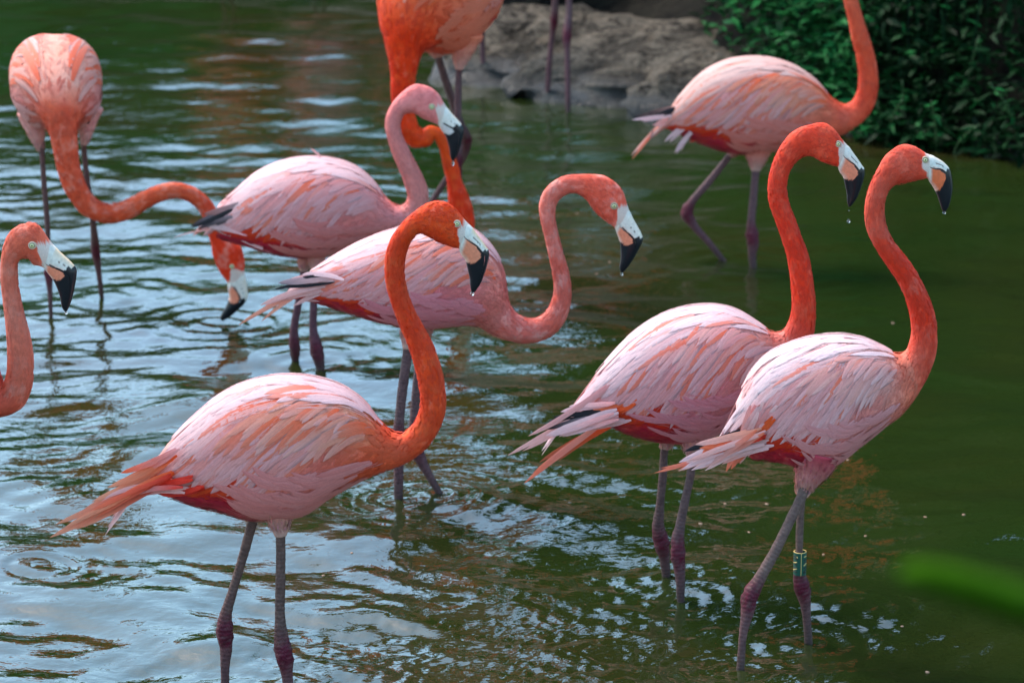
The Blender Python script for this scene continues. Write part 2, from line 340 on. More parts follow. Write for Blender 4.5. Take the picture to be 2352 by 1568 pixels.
# separate sprigs along the water's edge and the rim of the mass, leaf by leaf
leaf_me = []
for k in range(4):
    v, f, u = leaf_geo(1, .26 + .04 * k, .15 + .12 * k); me = bpy.data.meshes.new('leaf'); me.from_pydata([tuple(q) for q in v], [], f); me.materials.append(M_LEAF)
    me.polygons.foreach_set('use_smooth', np.ones(len(f), bool)); leaf_me.append(me)
def tube_geo(P, rad, n=8):
    P = np.asarray(P, float); T = np.gradient(P, axis=0); T /= np.linalg.norm(T, axis=1)[:, None] + 1e-12
    u = np.cross(T[0], [0, 1, .3]); V = []
    for i in range(len(P)):
        u = u - T[i] * np.dot(u, T[i]); u /= np.linalg.norm(u) + 1e-12; v = np.cross(T[i], u)
        for j in range(n):
            a = 2 * math.pi * j / n; V.append(P[i] + rad[i] * (u * math.cos(a) + v * math.sin(a)))
    F = [(i * n + j, i * n + (j + 1) % n, (i + 1) * n + (j + 1) % n, (i + 1) * n + j) for i in range(len(P) - 1) for j in range(n)]
    F += [tuple(range(n))[::-1], tuple(range((len(P) - 1) * n, len(P) * n))]
    return np.array(V), F
def sprig(label, px, py, h, lean, nl, seed, sz=.06, zoff=0.0):
    rr = random.Random(seed); g = ground(px, py); g[2] = max(0, bank_z(g[0], g[1])) + zoff - .02
    t = thing('leafy_plant', label, 'plant', tuple(g), 'leafy plants at the water edge')
    P = [np.array([lean[0] * s * s * h, lean[1] * s * s * h, s * h]) for s in np.linspace(0, 1, 7)]
    v, f = tube_geo(P, np.linspace(.004, .0018, 7), 6); link_mesh('stem', v, f, M_STEM, t)
    for k in range(nl):
        s = .25 + .75 * (k // 2 + 1) / (nl // 2 + 1); p = np.array([lean[0] * s * s * h, lean[1] * s * s * h, s * h])
        o = bpy.data.objects.new('leaf', leaf_me[rr.randrange(4)]); COL.objects.link(o); o.parent = t; o.location = tuple(p)
        q = sz * (.7 + .5 * rr.random()) * (1.1 - .4 * s); o.scale = (q, q, q)
        o.rotation_euler = (rr.gauss(0, .3), -rr.uniform(-.2, .7), (k % 2) * math.pi + (k // 2) * 1.3 + rr.gauss(0, .3))
SPR = [('bright green sprig with drooping leaves just right of the upright coral neck', 2035, 330, .20, (.2, -.5), 12), ('broad-leaved sprig leaning over the water below the dark bushes', 2150, 345, .22, (-.2, -.6), 14),
       ('sprig with one yellowing leaf hanging to the water in the dark corner', 2190, 350, .14, (.5, -.8), 8), ('tall upright sprig in the dark gap at right', 2215, 320, .28, (.1, -.2), 14),
       ('sprig at the right picture edge with long narrow leaves', 2335, 360, .24, (-.5, -.3), 12), ('low sprig spreading from the bank beside the upright coral neck', 2075, 320, .22, (-.1, -.3), 14),
       ('leafy shoot at the left rim of the bushes by the pale boulder', 1660, 120, .20, (-.4, -.2), 12), ('small shoot growing from the crack in the tan rock', 1585, 120, .10, (-.3, -.2), 6),
       ('pale green shoot at the rim of the bushes above the flamingo back', 1760, 130, .22, (-.2, -.4), 14), ('leafy stem arching out of the bushes left of the coral neck', 1890, 200, .24, (-.3, -.4), 16),
       ('short leafy stem behind the bent coral neck', 1920, 260, .20, (-.2, -.4), 12), ('thin sprig between the bushes and the dark corner', 2120, 270, .26, (.2, -.4), 14)]
for i, (lb, px, py, h, ln, nl) in enumerate(SPR): sprig(lb, px, py, h, ln, nl, 40 + i)
# hanging grassy strands in the shade at top right
r = np.random.default_rng(8); V = []; F = []
for k in range(260):
    px = 1990 + 420 * r.random(); x = (px - CX) / FPX * 11.6; y = float(np.interp(x, WLX, WLY)) + .35 + 1.1 * r.random(); z1 = bank_z(x, y) + .25 + .7 * r.random(); L = .25 + .4 * r.random(); bx = r.normal(0, .06); b = len(V)
    for t in np.linspace(0, 1, 5):
        wv = .003 * (1.15 - t); V += [(x + bx * t * t - wv, y - .12 * t, z1 - L * t * t), (x + bx * t * t + wv, y - .12 * t, z1 - L * t * t)]
    F += [(b + 2 * i, b + 2 * i + 1, b + 2 * i + 3, b + 2 * i + 2) for i in range(4)]
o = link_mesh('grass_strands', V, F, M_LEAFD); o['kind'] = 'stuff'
# trees beyond the pond: out of the picture above, but mirrored in the water
def tree_mass(spec, n, seed, mat, sz):
    r = np.random.default_rng(seed); it = []
    V = []; F = []
    for (x, y, z, a, b, c) in spec:
        b0 = len(V)
        for i in range(9):
            for j in range(14):
                th = math.pi * i / 8; ph = 2 * math.pi * j / 14; k = .84 + .16 * math.sin(3 * ph + 5 * th + x)
                V.append((x + a * k * math.sin(th) * math.cos(ph), y + b * k * math.sin(th) * math.sin(ph), z + c * k * math.cos(th)))
        F += [(b0 + i * 14 + j, b0 + (i + 1) * 14 + j, b0 + (i + 1) * 14 + (j + 1) % 14, b0 + i * 14 + (j + 1) % 14) for i in range(8) for j in range(14)]
    for k in range(n):
        x, y, z, a, b, c = spec[r.integers(len(spec))]; d = r.normal(size=3); d /= np.linalg.norm(d); q = .88 + .26 * r.random()
        it.append((sz * (.6 + .8 * r.random()), np.array([x + a * d[0] * q, y + b * d[1] * q, z + c * d[2] * q]), r.random() * 6.283, r.normal(0, .6), r.normal(0, .6)))
    nv = len(V); VV = [np.array(V)]
    for q in it:
        VV.append(leaf_xf(LEAFV, *q)); F += [[k + nv for k in f] for f in LEAFF]; nv += len(LEAFV)
    o = link_mesh('treeline', np.concatenate(VV), F, mat); o['kind'] = 'stuff'; return o
spec = []
r = np.random.default_rng(3)
for x in np.arange(.9, 10, .8): 
    for lev in range(5): spec.append((x + r.normal(0, .2), 14.2 + r.normal(0, .4) - .25 * lev * (x > 1.6), .9 + 1.45 * lev + r.normal(0, .2), .9, .8, .95))
spec += [(2.5, 12.9, 3.2, 1.1, 1.1, .6), (3.6, 12.6, 3.0, 1.2, 1.2, .7), (2.2, 13.1, 4.4, 1.0, 1.0, .7), (2.5, 11.7, 1.75, 1.0, .8, .4), (1.9, 12.2, 2.2, .9, .8, .5), (3.2, 11.3, 1.9, 1.0, .8, .5)]  # overhang out of view, its low masses added to shade the right bank
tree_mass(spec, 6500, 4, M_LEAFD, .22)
spec = [(x + r.normal(0, .2), 20.5 + r.normal(0, .5), .6 + lv * .95, .95, .8, .75) for x in np.arange(-12, .8, .85) for lv in range(2 + (r.random() < .6) + (x > -.7))]
tree_mass(spec, 6500, 6, M_LEAF, .20)


# ------------------------------------------------------------------ flamingos
def cr(pts, s, S):                        # smooth curve through keyed rows
    pts = np.asarray(pts, float); s = np.asarray(s, float); m = np.gradient(pts, s, axis=0)
    i = np.clip(np.searchsorted(s, S, 'right') - 1, 0, len(s) - 2); h = (s[i + 1] - s[i]); t = ((S - s[i]) / h)[:, None]; h = h[:, None]
    t2, t3 = t * t, t * t * t
    return (2 * t3 - 3 * t2 + 1) * pts[i] + (t3 - 2 * t2 + t) * h * m[i] + (-2 * t3 + 3 * t2) * pts[i + 1] + (t3 - t2) * h * m[i + 1]
def vnoise(p, s, seed=0.): return mnoise.noise((p[0] * s + seed, p[1] * s + seed * .7, p[2] * s))

# heads, keyed in one close-up frame each: (upper x,y, lower x,y, half width); eye; tip
HEAD_A = dict(eye=(1090, 398), tip=(1270, 1375), head=[(720, 118, 720, 605, 150), (850, 105, 830, 672, 162), (960, 125, 940, 712, 166), (1060, 200, 1030, 745, 155), (1130, 290, 1085, 760, 142), (1190, 375, 1098, 765, 128)],
    bill=[(1270, 460, 1110, 800, 116), (1340, 560, 1135, 860, 108), (1410, 660, 1170, 905, 102), (1465, 745, 1190, 960, 97), (1502, 805, 1205, 1040, 92), (1505, 880, 1218, 1110, 84), (1480, 985, 1230, 1180, 74), (1430, 1130, 1232, 1260, 58), (1370, 1260, 1240, 1330, 38), (1300, 1355, 1258, 1378, 12)],
    g=[.42, .34, .25, .22, .21, .22, .24, .26, .28, .3])
HEAD_C = dict(eye=(977, 330), tip=(1268, 1060), head=[(560, 210, 640, 690, 138), (650, 155, 730, 668, 148), (740, 137, 810, 645, 150), (850, 165, 900, 628, 145), (950, 210, 980, 612, 132), (1025, 262, 1035, 598, 118)],
    bill=[(1090, 282, 1060, 640, 106), (1160, 318, 1095, 690, 98), (1240, 366, 1125, 740, 93), (1300, 420, 1150, 790, 88), (1335, 465, 1172, 840, 84), (1368, 570, 1192, 900, 76), (1379, 700, 1210, 955, 66), (1362, 850, 1228, 1010, 50), (1325, 985, 1243, 1040, 32), (1285, 1055, 1258, 1062, 10)],
    g=[.42, .36, .25, .2, .18, .2, .22, .24, .26, .3])
HEAD_D = dict(eye=(1115, 507), tip=(1225, 1450), head=[(790, 112, 760, 460, 120), (940, 125, 845, 590, 145), (1080, 178, 940, 685, 155), (1190, 262, 1030, 748, 150), (1262, 370, 1090, 800, 136), (1308, 530, 1130, 830, 120)],
    bill=[(1345, 620, 1150, 870, 108), (1400, 735, 1170, 930, 102), (1455, 830, 1190, 985, 97), (1500, 920, 1208, 1050, 92), (1518, 985, 1215, 1120, 86), (1495, 1060, 1218, 1200, 80), (1440, 1170, 1212, 1280, 68), (1370, 1290, 1202, 1350, 52), (1310, 1375, 1205, 1410, 34), (1250, 1440, 1225, 1452, 12)],
    g=[.72, .60, .46, .36, .33, .32, .3, .3, .3, .3])
def fit_head(H, eye, tip, skip=0):
    e = complex(*H['eye']); k = (complex(*tip) - complex(*eye)) / (complex(*H['tip']) - e); s = abs(k)
    f = lambda x, y: ((complex(x, y) - e) * k + complex(*eye))
    conv = lambda rows: [((z1 := f(a, b)).real, z1.imag, (z2 := f(c, d)).real, z2.imag, wd * s) for a, b, c, d, wd in rows]
    return conv(H['head'][skip:]), conv(H['bill']), H['g'], s * 993

class Tube: pass
def make_tube(secs, Y, nose=None, step=.0045):
    """secs rows: (Ux,Uy,Lx,Ly,w[,dy]) in picture units, or a dict with c,a,b in metres"""
    C, A, B = [], [], []
    for q in secs:
        if isinstance(q, dict): C.append(q['c']); A.append(q['a']); B.append(q['b']); continue
        y = Y + (q[5] if len(q) > 5 else 0); u = at(q[0], q[1], y); l = at(q[2], q[3], y)
        C.append((u + l) / 2); A.append((u - l) / 2); B.append(np.array([0, -1, 0]) * q[4] * mpp(y))
    C, A, B = np.array(C), np.array(A), np.array(B)
    s = np.concatenate([[0], np.cumsum(np.maximum(1e-4, np.linalg.norm(np.diff(C, axis=0), axis=1)))])
    n = max(60, int(s[-1] / step)); S = np.linspace(0, s[-1], n)
    t = Tube(); t.key = s; t.S = S; t.C = cr(C, s, S); t.A = cr(A, s, S); t.B = cr(B, s, S); t.kidx = np.interp(S, s, np.arange(len(s)))
    return t
def superell(phi, p):
    c, s = np.cos(phi), np.sin(phi)
    return np.sign(c) * np.abs(c) ** (2 / p), np.sign(s) * np.abs(s) ** (2 / p)
def pt_on(t, S, f, side, off=0., p=2.25):
    """point and normal on the tube at arc S, height fraction f (0 top .. 1 bottom), side +1 near / -1 far"""
    if not hasattr(t, 'M'): t.M = np.hstack([t.C, t.A, t.B]); t.dS = t.S[1] - t.S[0]; t.nM = len(t.S) - 1
    def row(S_):
        x = min(max((S_ - t.S[0]) / t.dS, 0), t.nM - 1e-6); i = int(x); return t.M[i] + (t.M[i + 1] - t.M[i]) * (x - i)
    def P(m, f_):
        cz = 1 - 2 * f_; lat = max(0, 1 - abs(cz) ** p) ** (1 / p)
        return m[:3] + m[3:6] * cz + m[6:] * (lat * side)
    m0 = row(S); q = P(m0, f); du = P(row(S + .004), f) - P(row(S - .004), f); df = P(m0, min(.995, f + .02)) - P(m0, max(.005, f - .02))
    nrm = np.array([df[1] * du[2] - df[2] * du[1], df[2] * du[0] - df[0] * du[2], df[0] * du[1] - df[1] * du[0]]); ln = math.sqrt(nrm @ nrm); out = q - m0[:3]
    nrm = nrm / ln if ln > 1e-12 else out
    if nrm @ out < 0: nrm = -nrm
    return q + nrm * off, nrm

FW = [(0, .40), (.08, .66), (.2, .90), (.35, 1.0), (.5, 1.0), (.65, .95), (.78, .84), (.88, .66), (.95, .42), (1.0, .06)]
def feather_geo(P, N, W, r, camber=.10, rag=.035, asym=0):
    """a feather along the path P with surface normals N: shaft, two vanes, slightly frayed edge"""
    P = np.asarray(P); n = len(P); T = np.gradient(P, axis=0); T /= np.linalg.norm(T, axis=1)[:, None] + 1e-12
    S = np.cross(np.asarray(N), T); S /= np.linalg.norm(S, axis=1)[:, None] + 1e-12
    tt = np.linspace(0, 1, n); wd = np.interp(tt, [a for a, _ in FW], [b for _, b in FW]) * W
    V = []; U = []
    for i in range(n):
        for sgn in (-1, 0, 1):
            k = wd[i] * (1 + (rag * r.normal() if sgn else 0)) * (1 + asym * sgn)
            sh = T[i] * (W * .5 * abs(sgn) * tt[i])
            V.append(P[i] + S[i] * sgn * k + np.asarray(N[i]) * (camber * W * (1 - abs(sgn))) + sh); U.append((sgn, tt[i]))
    F = [(i * 3 + k, i * 3 + k + 1, i * 3 + k + 4, i * 3 + k + 3) for i in range(n - 1) for k in (0, 1)]
    return np.array(V), F, U
class Bag:                                # gathers many little pieces into one mesh
    def __init__(s): s.V = []; s.F = []; s.C = []; s.U = []; s.n = 0
    def add(s, V, F, C, U):
        s.V.append(V); s.F += [tuple(k + s.n for k in f) for f in F]; s.C.append(C); s.U += list(U); s.n += len(V)
    def build(s, name, mat, parent): return link_mesh(name, np.concatenate(s.V), s.F, mat, parent, np.concatenate(s.C), s.U)

PINK, WHITE, PEACH, ORANGE, GREY, RED, PALE = (.82, .29, .29), (.90, .68, .70), (.88, .23, .12), (.90, .125, .022), (.34, .29, .32), (.66, .030, .012), (.84, .40, .40)
CRIM, BLACK = (.40, .015, .05), (.012, .012, .018)
def mixcol(a, b, t): return tuple(x + (y - x) * t for x, y in zip(a, b))

def bill_colour(sig, f, g, upper, pal):
    white = (.73, .66, .57); pink = pal.get('bill_pink', (.82, .25, .14)); blk = (.010, .010, .013); cream = (.78, .62, .50)
    if upper:
        nz = .25 * math.sin(sig * 9 + f * 31)
        if sig > 3.25 + pal.get('blk', 0) + (.9 if f < .35 * g else 0) * .6 + .1 * nz: return blk
        if f > g * .84 and sig > .4: return blk if f > g * .93 else mixcol(white, pink, .3)
        if .9 < sig < 2.3 and abs(f - g * .52) < .016 + .006 * nz: return (.16, .09, .07)
        return mixcol(white, pal.get('ridge', (.86, .60, .36)), .75 * max(0, min(1, (.5 * g - f) / (.5 * g))) * (1 if .3 < sig < 3.6 else 0) * pal.get('ridgek', .35))
    fr = (f - g) / (1 - g); sb = np.interp(fr, [0, .06, .12, .2, .5, .75, 1], [.6, 2.0, 3.3, 3.9, 4.1, 3.6, 2.7]) + pal.get('blk', 0) + .12 * math.sin(fr * 60) + .06 * math.sin(fr * 131)
    if sig > sb: return blk
    if fr < .045: return blk
    c = mixcol(white, pink, max(0, min(1, (sig + .15 + .5 * (.5 - fr)) / .8)))
    return mixcol(c, cream, max(0, (fr - .72) / .28) * .8)

def build_bill(root, rows, g, Y, dy, pal, hlast):
    rows = [hlast] + list(rows); t = make_tube([(*q, dy) for q in rows], Y, step=.0016); t.kidx = t.kidx - 1; gg = np.interp(t.kidx, np.arange(len(g)), g)
    for upper in (True, False):
        n = 15; V = []; C = []
        for i in range(len(t.S)):
            lo, hi = (0, gg[i] - .012) if upper else (gg[i] + .012, 1)
            fs = lo + (hi - lo) * (.5 - .5 * np.cos(np.linspace(0, math.pi, n)))
            for side in (1, -1):
                for f in (fs if side == 1 else fs[::-1]):
                    cz = 1 - 2 * f; lat = max(0, 1 - abs(cz) ** 2.3) ** (1 / 2.3) * (1.0 if not upper else .97)
                    V.append(t.C[i] + t.A[i] * cz + t.B[i] * lat * side); C.append(bill_colour(t.kidx[i], f, gg[i], upper, pal))
        m = 2 * n; F = [(i * m + j, i * m + (j + 1) % m, (i + 1) * m + (j + 1) % m, (i + 1) * m + j) for i in range(len(t.S) - 1) for j in range(m)]
        F += [tuple(range(m))[::-1], tuple(range((len(t.S) - 1) * m, len(t.S) * m))]
        link_mesh('upper_bill' if upper else 'lower_bill', V, F, M_BILL, root, C)

def build_eye(root, t, eye, Y, dy, size, lidcol=(.62, .52, .42), both=True):
    e = at(eye[0], eye[1], Y + dy); best = None
    for i in range(len(t.S) // 2, len(t.S)):
        a = t.A[i]; al = np.linalg.norm(a); d = e - t.C[i]; cz = np.dot(d, a) / al ** 2
        if abs(cz) > .98: continue
        q = t.C[i] + a * cz; dist = np.linalg.norm((q - e)[[0, 2]])
        if best is None or dist < best[0]: best = (dist, i, cz)
    if best is None: return
    _, i, cz = best
    for side in (1, -1):
        lat = max(0, 1 - abs(cz) ** 2.0) ** .5; c = t.C[i] + t.A[i] * cz + t.B[i] * lat * side
        nrm = t.B[i] / np.linalg.norm(t.B[i]) * side + .3 * t.A[i] / np.linalg.norm(t.A[i]) * np.sign(cz) * abs(cz); nrm /= np.linalg.norm(nrm)
        u = np.cross(nrm, [0, 0, 1]); u /= np.linalg.norm(u); v = np.cross(u, nrm); rad = .0047 * size
        def dome(rings, name, mat):
            V = []; C = []; n = 28
            for rr, hh, cc in rings:
                for j in range(n):
                    a_ = 2 * math.pi * j / n; V.append(c + (u * math.cos(a_) + v * math.sin(a_)) * rr * rad + nrm * hh * rad); C.append(cc)
            F = [(i_ * n + j, i_ * n + (j + 1) % n, (i_ + 1) * n + (j + 1) % n, (i_ + 1) * n + j) for i_ in range(len(rings) - 1) for j in range(n)] + [tuple(range(n))]
            return link_mesh(name, V, F, mat, root, C)
        iris = (.52, .48, .18); blk = (.01, .01, .01)
        dome([(.02, .62, blk), (.20, .61, blk), (.25, .605, blk), (.27, .60, iris), (.5, .54, (.60, .57, .28)), (.72, .43, iris), (.80, .38, (.25, .2, .12)), (.92, .28, (.2, .14, .09)), (1.0, -.2, (.2, .14, .09))], 'eye', M_EYE)
        dome([(.90, .34, (.3, .2, .14)), (1.0, .44, lidcol), (1.15, .44, mixcol(lidcol, (.7, .6, .5), .3)), (1.32, .28, lidcol), (1.48, -.15, lidcol)], 'eyelid', M_LID)

def build_leg(root, pts, yhip, mat=M_LEG, knee=None, tint=(.27, .205, .215), label=None):
    """pts rows: (px,py,radius px); the last one is where the leg meets the water"""
    foot = ground(pts[-1][0], pts[-1][1]); n = len(pts); P = []; rad = []
    for i, (px, py, rr) in enumerate(pts):
        y = yhip + (foot[1] - yhip) * (i / (n - 1)) ** .9; P.append(at(px, py, y)); rad.append(rr * mpp(y))
    d = P[-1] - P[-2]; d = d / abs(d[2]) if abs(d[2]) > 1e-3 else np.array([0, 0, -1]); P.append(P[-1] + d * .22); rad.append(rad[-1])
    P = np.array(P); rad = np.array(rad)
    s = np.concatenate([[0], np.cumsum(np.linalg.norm(np.diff(P, axis=0), axis=1))]); S = np.linspace(0, s[-1], 110)
    PP = cr(P, s, S); rr = cr(rad[:, None], s, S)[:, 0]; ks = s[knee]
    Vv, F = tube_geo(PP, rr, 14)
    T = np.gradient(PP, axis=0); C = []; U = []
    for i in range(len(S)):
        k = math.exp(-((S[i] - ks) / .036) ** 2); low = 1 if S[i] > ks else 0
        c = mixcol((tint[0] * .50, tint[1] * .36, tint[2] * .31), (.105, .006, .020), min(1, 1.25 * k)); c = mixcol(c, (.14, .050, .058), .6 * low * (1 - k))
        for j in range(14):
            vv = Vv[i * 14 + j]; kk = min(1, max(0, k * (1.1 + .9 * vnoise(vv, 120)) + .12 * vnoise(vv, 60))); c = mixcol((tint[0] * .50, tint[1] * .36, tint[2] * .31), (.105, .006, .020), kk); c = mixcol(c, (.14, .050, .058), .6 * low * (1 - kk)); c = tuple(x * (1 + .45 * vnoise(vv, 240)) for x in c)
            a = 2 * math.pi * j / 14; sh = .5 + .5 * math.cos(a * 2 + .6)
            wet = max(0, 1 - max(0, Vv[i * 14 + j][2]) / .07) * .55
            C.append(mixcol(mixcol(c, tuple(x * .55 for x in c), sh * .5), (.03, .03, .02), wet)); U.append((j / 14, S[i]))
    # the knobbly ankle joint is wider fore and aft
    for i in range(len(S)):
        k = math.exp(-((S[i] - ks) / .020) ** 2)
        for j in range(14):
            v = Vv[i * 14 + j] - PP[i]; Vv[i * 14 + j] = PP[i] + v * (1 + .30 * k * mnoise.noise(tuple(Vv[i * 14 + j] * 75)) + .10 * mnoise.noise(tuple(Vv[i * 14 + j] * 150)))
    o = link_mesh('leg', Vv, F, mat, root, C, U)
    if label: o['label'] = label
    return o, PP, rr, S

def small_feathers(bag, t, S0, S1, n, size, colf, r, frange=(0, 1), off=.001, sides=(1, -1), lift=.25, aspect=.36, flow=None):
    for _ in range(n):
        S = S0 + (S1 - S0) * r.random(); f = frange[0] + (frange[1] - frange[0]) * r.random(); f = .5 - .5 * math.cos(math.pi * f); side = sides[0] if len(sides) == 1 else (1 if r.random() < .62 else -1)
        L = size * (.7 + .6 * r.random()); p0, n0 = pt_on(t, S, f, side); dS = -L; dF = (flow(S, f) if flow else 0) + .08 * r.normal()
        p1, n1 = pt_on(t, S - L * .5, np.clip(f + dF * .5, .01, .99), side); p2, n2 = pt_on(t, S - L, np.clip(f + dF, .01, .99), side)
        d = p2 - p0; ln = np.linalg.norm(d)
        if ln < 1e-5: continue
        d *= L / ln; p1 = p0 + d * .5 + (n1 * .0005); p2 = p0 + d
        p0 = p0 + n0 * off; p1 = p1 + n1 * (off + lift * L * .10); p2 = p2 + n2 * (off + lift * L * .22)
        wv = np.cross(n1, d); lw = np.linalg.norm(wv)
        if lw < 1e-9: continue
        wv *= L * aspect * .5 / lw; c = colf(S, f, p0)
        k = .91 + .18 * r.random(); c = tuple(min(.95, x * k) for x in c)
        V = np.array([p0, p1 - wv, p1 + n1 * L * .03, p1 + wv, p2]); bag.add(V, [(0, 1, 2), (0, 2, 3), (1, 4, 2), (2, 4, 3)], np.array([c] * 5), [(0, 0), (-1, .5), (0, .5), (1, .5), (0, 1)])

# plumage plan on the folded wing: (name, count, root X range, root f, tip dX, tip f, bend, width, layer)
def plan(r):
    out = []
    def row(n, x0, x1, f0, f1, dx, tf0, tf1, wd, lay, kind, jx=.012, jf=.02):
        for i in range(n):
            k = i / max(1, n - 1); x = x0 + (x1 - x0) * k
            out.append((x + r.normal(0, jx), f0 + (f1 - f0) * k + r.normal(0, jf), x - dx * (1 + .15 * r.normal()), tf0 + (tf1 - tf0) * k + r.normal(0, jf * 1.4), wd * (.85 + .3 * r.random()), lay + .12 * k, kind))
    row(12, .14, .55, .58, .62, .19, .76, .78, .020, 0.2, 'red')
    row(30, .14, .74, .34, .38, .21, .64, .76, 00.0181, 1.0, 'sec')
    row(30, .22, .80, .24, .27, .22, .56, .66, 00.0176, 1.8, 'gcov')
    row(26, .32, .86, .15, .20, .20, .40, .54, 00.0165, 2.6, 'mcov')
    row(20, .50, .93, .12, .26, .15, .30, .50, 00.0149, 3.4, 'lcov')
    row(16, .64, .96, .06, .16, .12, .16, .32, 00.0138, 3.9, 'lcov')
    row(18, .26, .62, .12, .10, .38, .56, .20, 00.0181, 3.2, 'tert')
    row(15, .24, .60, .07, .05, .34, .32, .12, 00.0181, 3.8, 'back')
    row(18, .36, .95, .022, .03, .25, .08, .09, 00.0165, 4.4, 'back', jf=.010)
    row(16, .54, .92, .70, .80, .23, .67, .75, 00.0176, 4.2, 'flank')
    row(14, .64, .98, .58, .66, .20, .57, .64, 00.0165, 4.6, 'flank')
    row(14, .58, .95, .84, .90, .21, .82, .86, 00.0176, 4.0, 'flank')
    row(16, .34, .97, .006, .007, .24, .016, .016, 0.0172, 3.4, 'ridge', jf=.002)
    row(18, .30, .97, .0004, .0004, .22, .0006, .0006, 0.0181, 3.4, 'ridge', jf=.0)
    return out

def flamingo(label, Y, secs, ntorso, head, eye, pal, tails=(), legs=(), thighs=(), seed=1, detail=1.0, single=True, hskip=0, gloc=None, dyhead=0, feathers=True, eyeside=True, nsmall=1.0):
    r = np.random.default_rng(seed)
    base = gloc if gloc is not None else (ground(legs[0][0][-1][0], legs[0][0][-1][1]) if legs else at(secs[0][0], secs[0][1], Y))
    root = thing('flamingo', label, 'flamingo', (0, 0, 0), 'flamingos wading in the pond')
    hrows, brows, g, hs = head
    hrows = [(*q, dyhead) for q in hrows]; inner = [(*(np.array(q[:4])), q[4] * .93, dyhead) for q in brows[:2]]
    def shrink(q, k): u = np.array(q[:2]); l = np.array(q[2:4]); c = (u + l) / 2; return (*(c + (u - c) * k), *(c + (l - c) * k), q[4] * k, *q[5:])
    inner = [shrink(inner[0], .985), shrink(inner[1], .93), shrink((*brows[2], dyhead), .4)]
    allsec = list(secs) + hrows + inner
    t = make_tube(allsec, Y); NJ = 44; kface = len(secs) + len(hrows) - 1
    Sx = lambda X: t.key[0] + X * (t.key[ntorso] - t.key[0])
    # ---- one continuous body: rump, trunk, neck and head
    V = []; C = []; U = []; L = t.S[-1]
    for i in range(len(t.S)):
        k = t.kidx[i]; p = 2.25 if k < ntorso else 2.0 + .25 * max(0, 1 - (k - ntorso) / 2)
        for j in range(NJ):
            ph = math.pi + 2 * math.pi * j / NJ; c, s = superell(ph, p); q = t.A[i] * c + t.B[i] * s; lump = 1 + (.07 * vnoise(t.C[i] + q, 22, seed) + .03 * vnoise(t.C[i] + q, 70, seed) if ntorso < k < kface - 1.5 else 0); q = t.C[i] + q * lump; V.append(q)
            f = (1 - c) / 2; C.append(body_colour(k, f, q, ntorso, len(secs), kface, pal, seed)); U.append((j / NJ, t.S[i]))
    n = len(t.S); F = [(i * NJ + j, i * NJ + (j + 1) % NJ, (i + 1) * NJ + (j + 1) % NJ, (i + 1) * NJ + j) for i in range(n - 1) for j in range(NJ)]
    F += [tuple(range(NJ))[::-1], tuple(range((n - 1) * NJ, n * NJ))]
    body = link_mesh('body', V, F, M_SKIN, root, C, U)
    build_bill(root, brows, g, Y, dyhead, pal, shrink(hrows[-1], .90)[:5])
    if eye: build_eye(root, t, eye, Y, dyhead, hs / 167 * (Y / 5.2) if hs else 1, tuple(a * b for a, b in zip(pal.get('lid', (.60, .50, .40)), (.85, .70, .58))))
    # ---- legs and feathered thighs
    for (pts, knee, side, *rest) in legs:
        build_leg(root, pts, Y - .035 * side, knee=knee, tint=pal.get('leg', (.27, .205, .215)))
    for (pts, side) in thighs:
        P = np.array([at(px, py, Y - .035 * side) for px, py, _ in pts]); rad = np.array([q[2] * mpp(Y) for q in pts]); s = np.linspace(0, 1, len(P)); S = np.linspace(0, 1, 24)
        PP = cr(P, s, S); rr = cr(rad[:, None], s, S)[:, 0]; v, f_ = tube_geo(PP, rr, 20)
        v = np.array([q + (q - PP[i // 20]) * .10 * mnoise.noise(tuple(q * 55)) for i, q in enumerate(v)])
        bc = [mixcol(pal.get('thigh', pal['belly']), (.56, .36, .31), min(1, (i // 20) / 22)) for i in range(len(v))]
        th = link_mesh('thigh', v, f_, M_SKIN, root, bc, [((i % 20) / 20, (i // 20) / 24 * .1) for i in range(len(v))])
        bag = Bag(); 
        for _ in range(int(420 * detail)):
            i = r.integers(0, 19); a = 2 * math.pi * r.random(); ctr = PP[i]; d = v[i * 20 + int(a / 6.2832 * 20) % 20] - ctr; d /= np.linalg.norm(d); p0 = ctr + d * rr[i] * 1.02
            T = PP[min(23, i + 3)] - PP[i]; T /= np.linalg.norm(T); Lf = .007 + .006 * r.random(); wv = np.cross(d, T) * Lf * .13
            c = mixcol(pal.get('thigh', pal['belly']), (.56, .36, .31), i / 22); c = tuple(x * (.8 + .35 * r.random()) for x in c); T = T + r.normal(0, .12, 3); p1 = p0 + T * Lf * .5 + d * .0015; p2 = ctr + d * np.interp(i + 3, np.arange(24), rr) + T * 0 + (PP[min(23, i + 3)] - ctr) * 0 + T * Lf + d * .0012
            bag.add(np.array([p0, p1 - wv, p1, p1 + wv, p2]), [(0, 1, 2), (0, 2, 3), (1, 4, 2), (2, 4, 3)], np.array([c] * 5), [(0, 0), (-1, .5), (0, .5), (1, .5), (0, 1)])
        bag.build('thigh_feathers', M_FEATH, th)['kind'] = 'stuff'
    if not feathers: return root, t
    Lb = t.key[ntorso] - t.key[0]
    # ---- contour feathers all over (too small to pick apart)
    bag = Bag(); colf = lambda S, f, p: contour_colour((S - t.key[0]) / Lb, f, p, pal, seed)
    flow = lambda S, f: .10 * math.sin(math.pi * f)
    small_feathers(bag, t, Sx(.05), Sx(1.0), int(900 * detail * nsmall), Lb * .075, colf, r, flow=flow, off=.0006, aspect=.34)
    small_feathers(bag, t, Sx(.72), Sx(1.12), int(900 * detail * nsmall), Lb * .045, colf, r, flow=flow, off=.0008, aspect=.4)
    iN0, iN1 = t.key[ntorso] , t.key[len(secs) - 1]
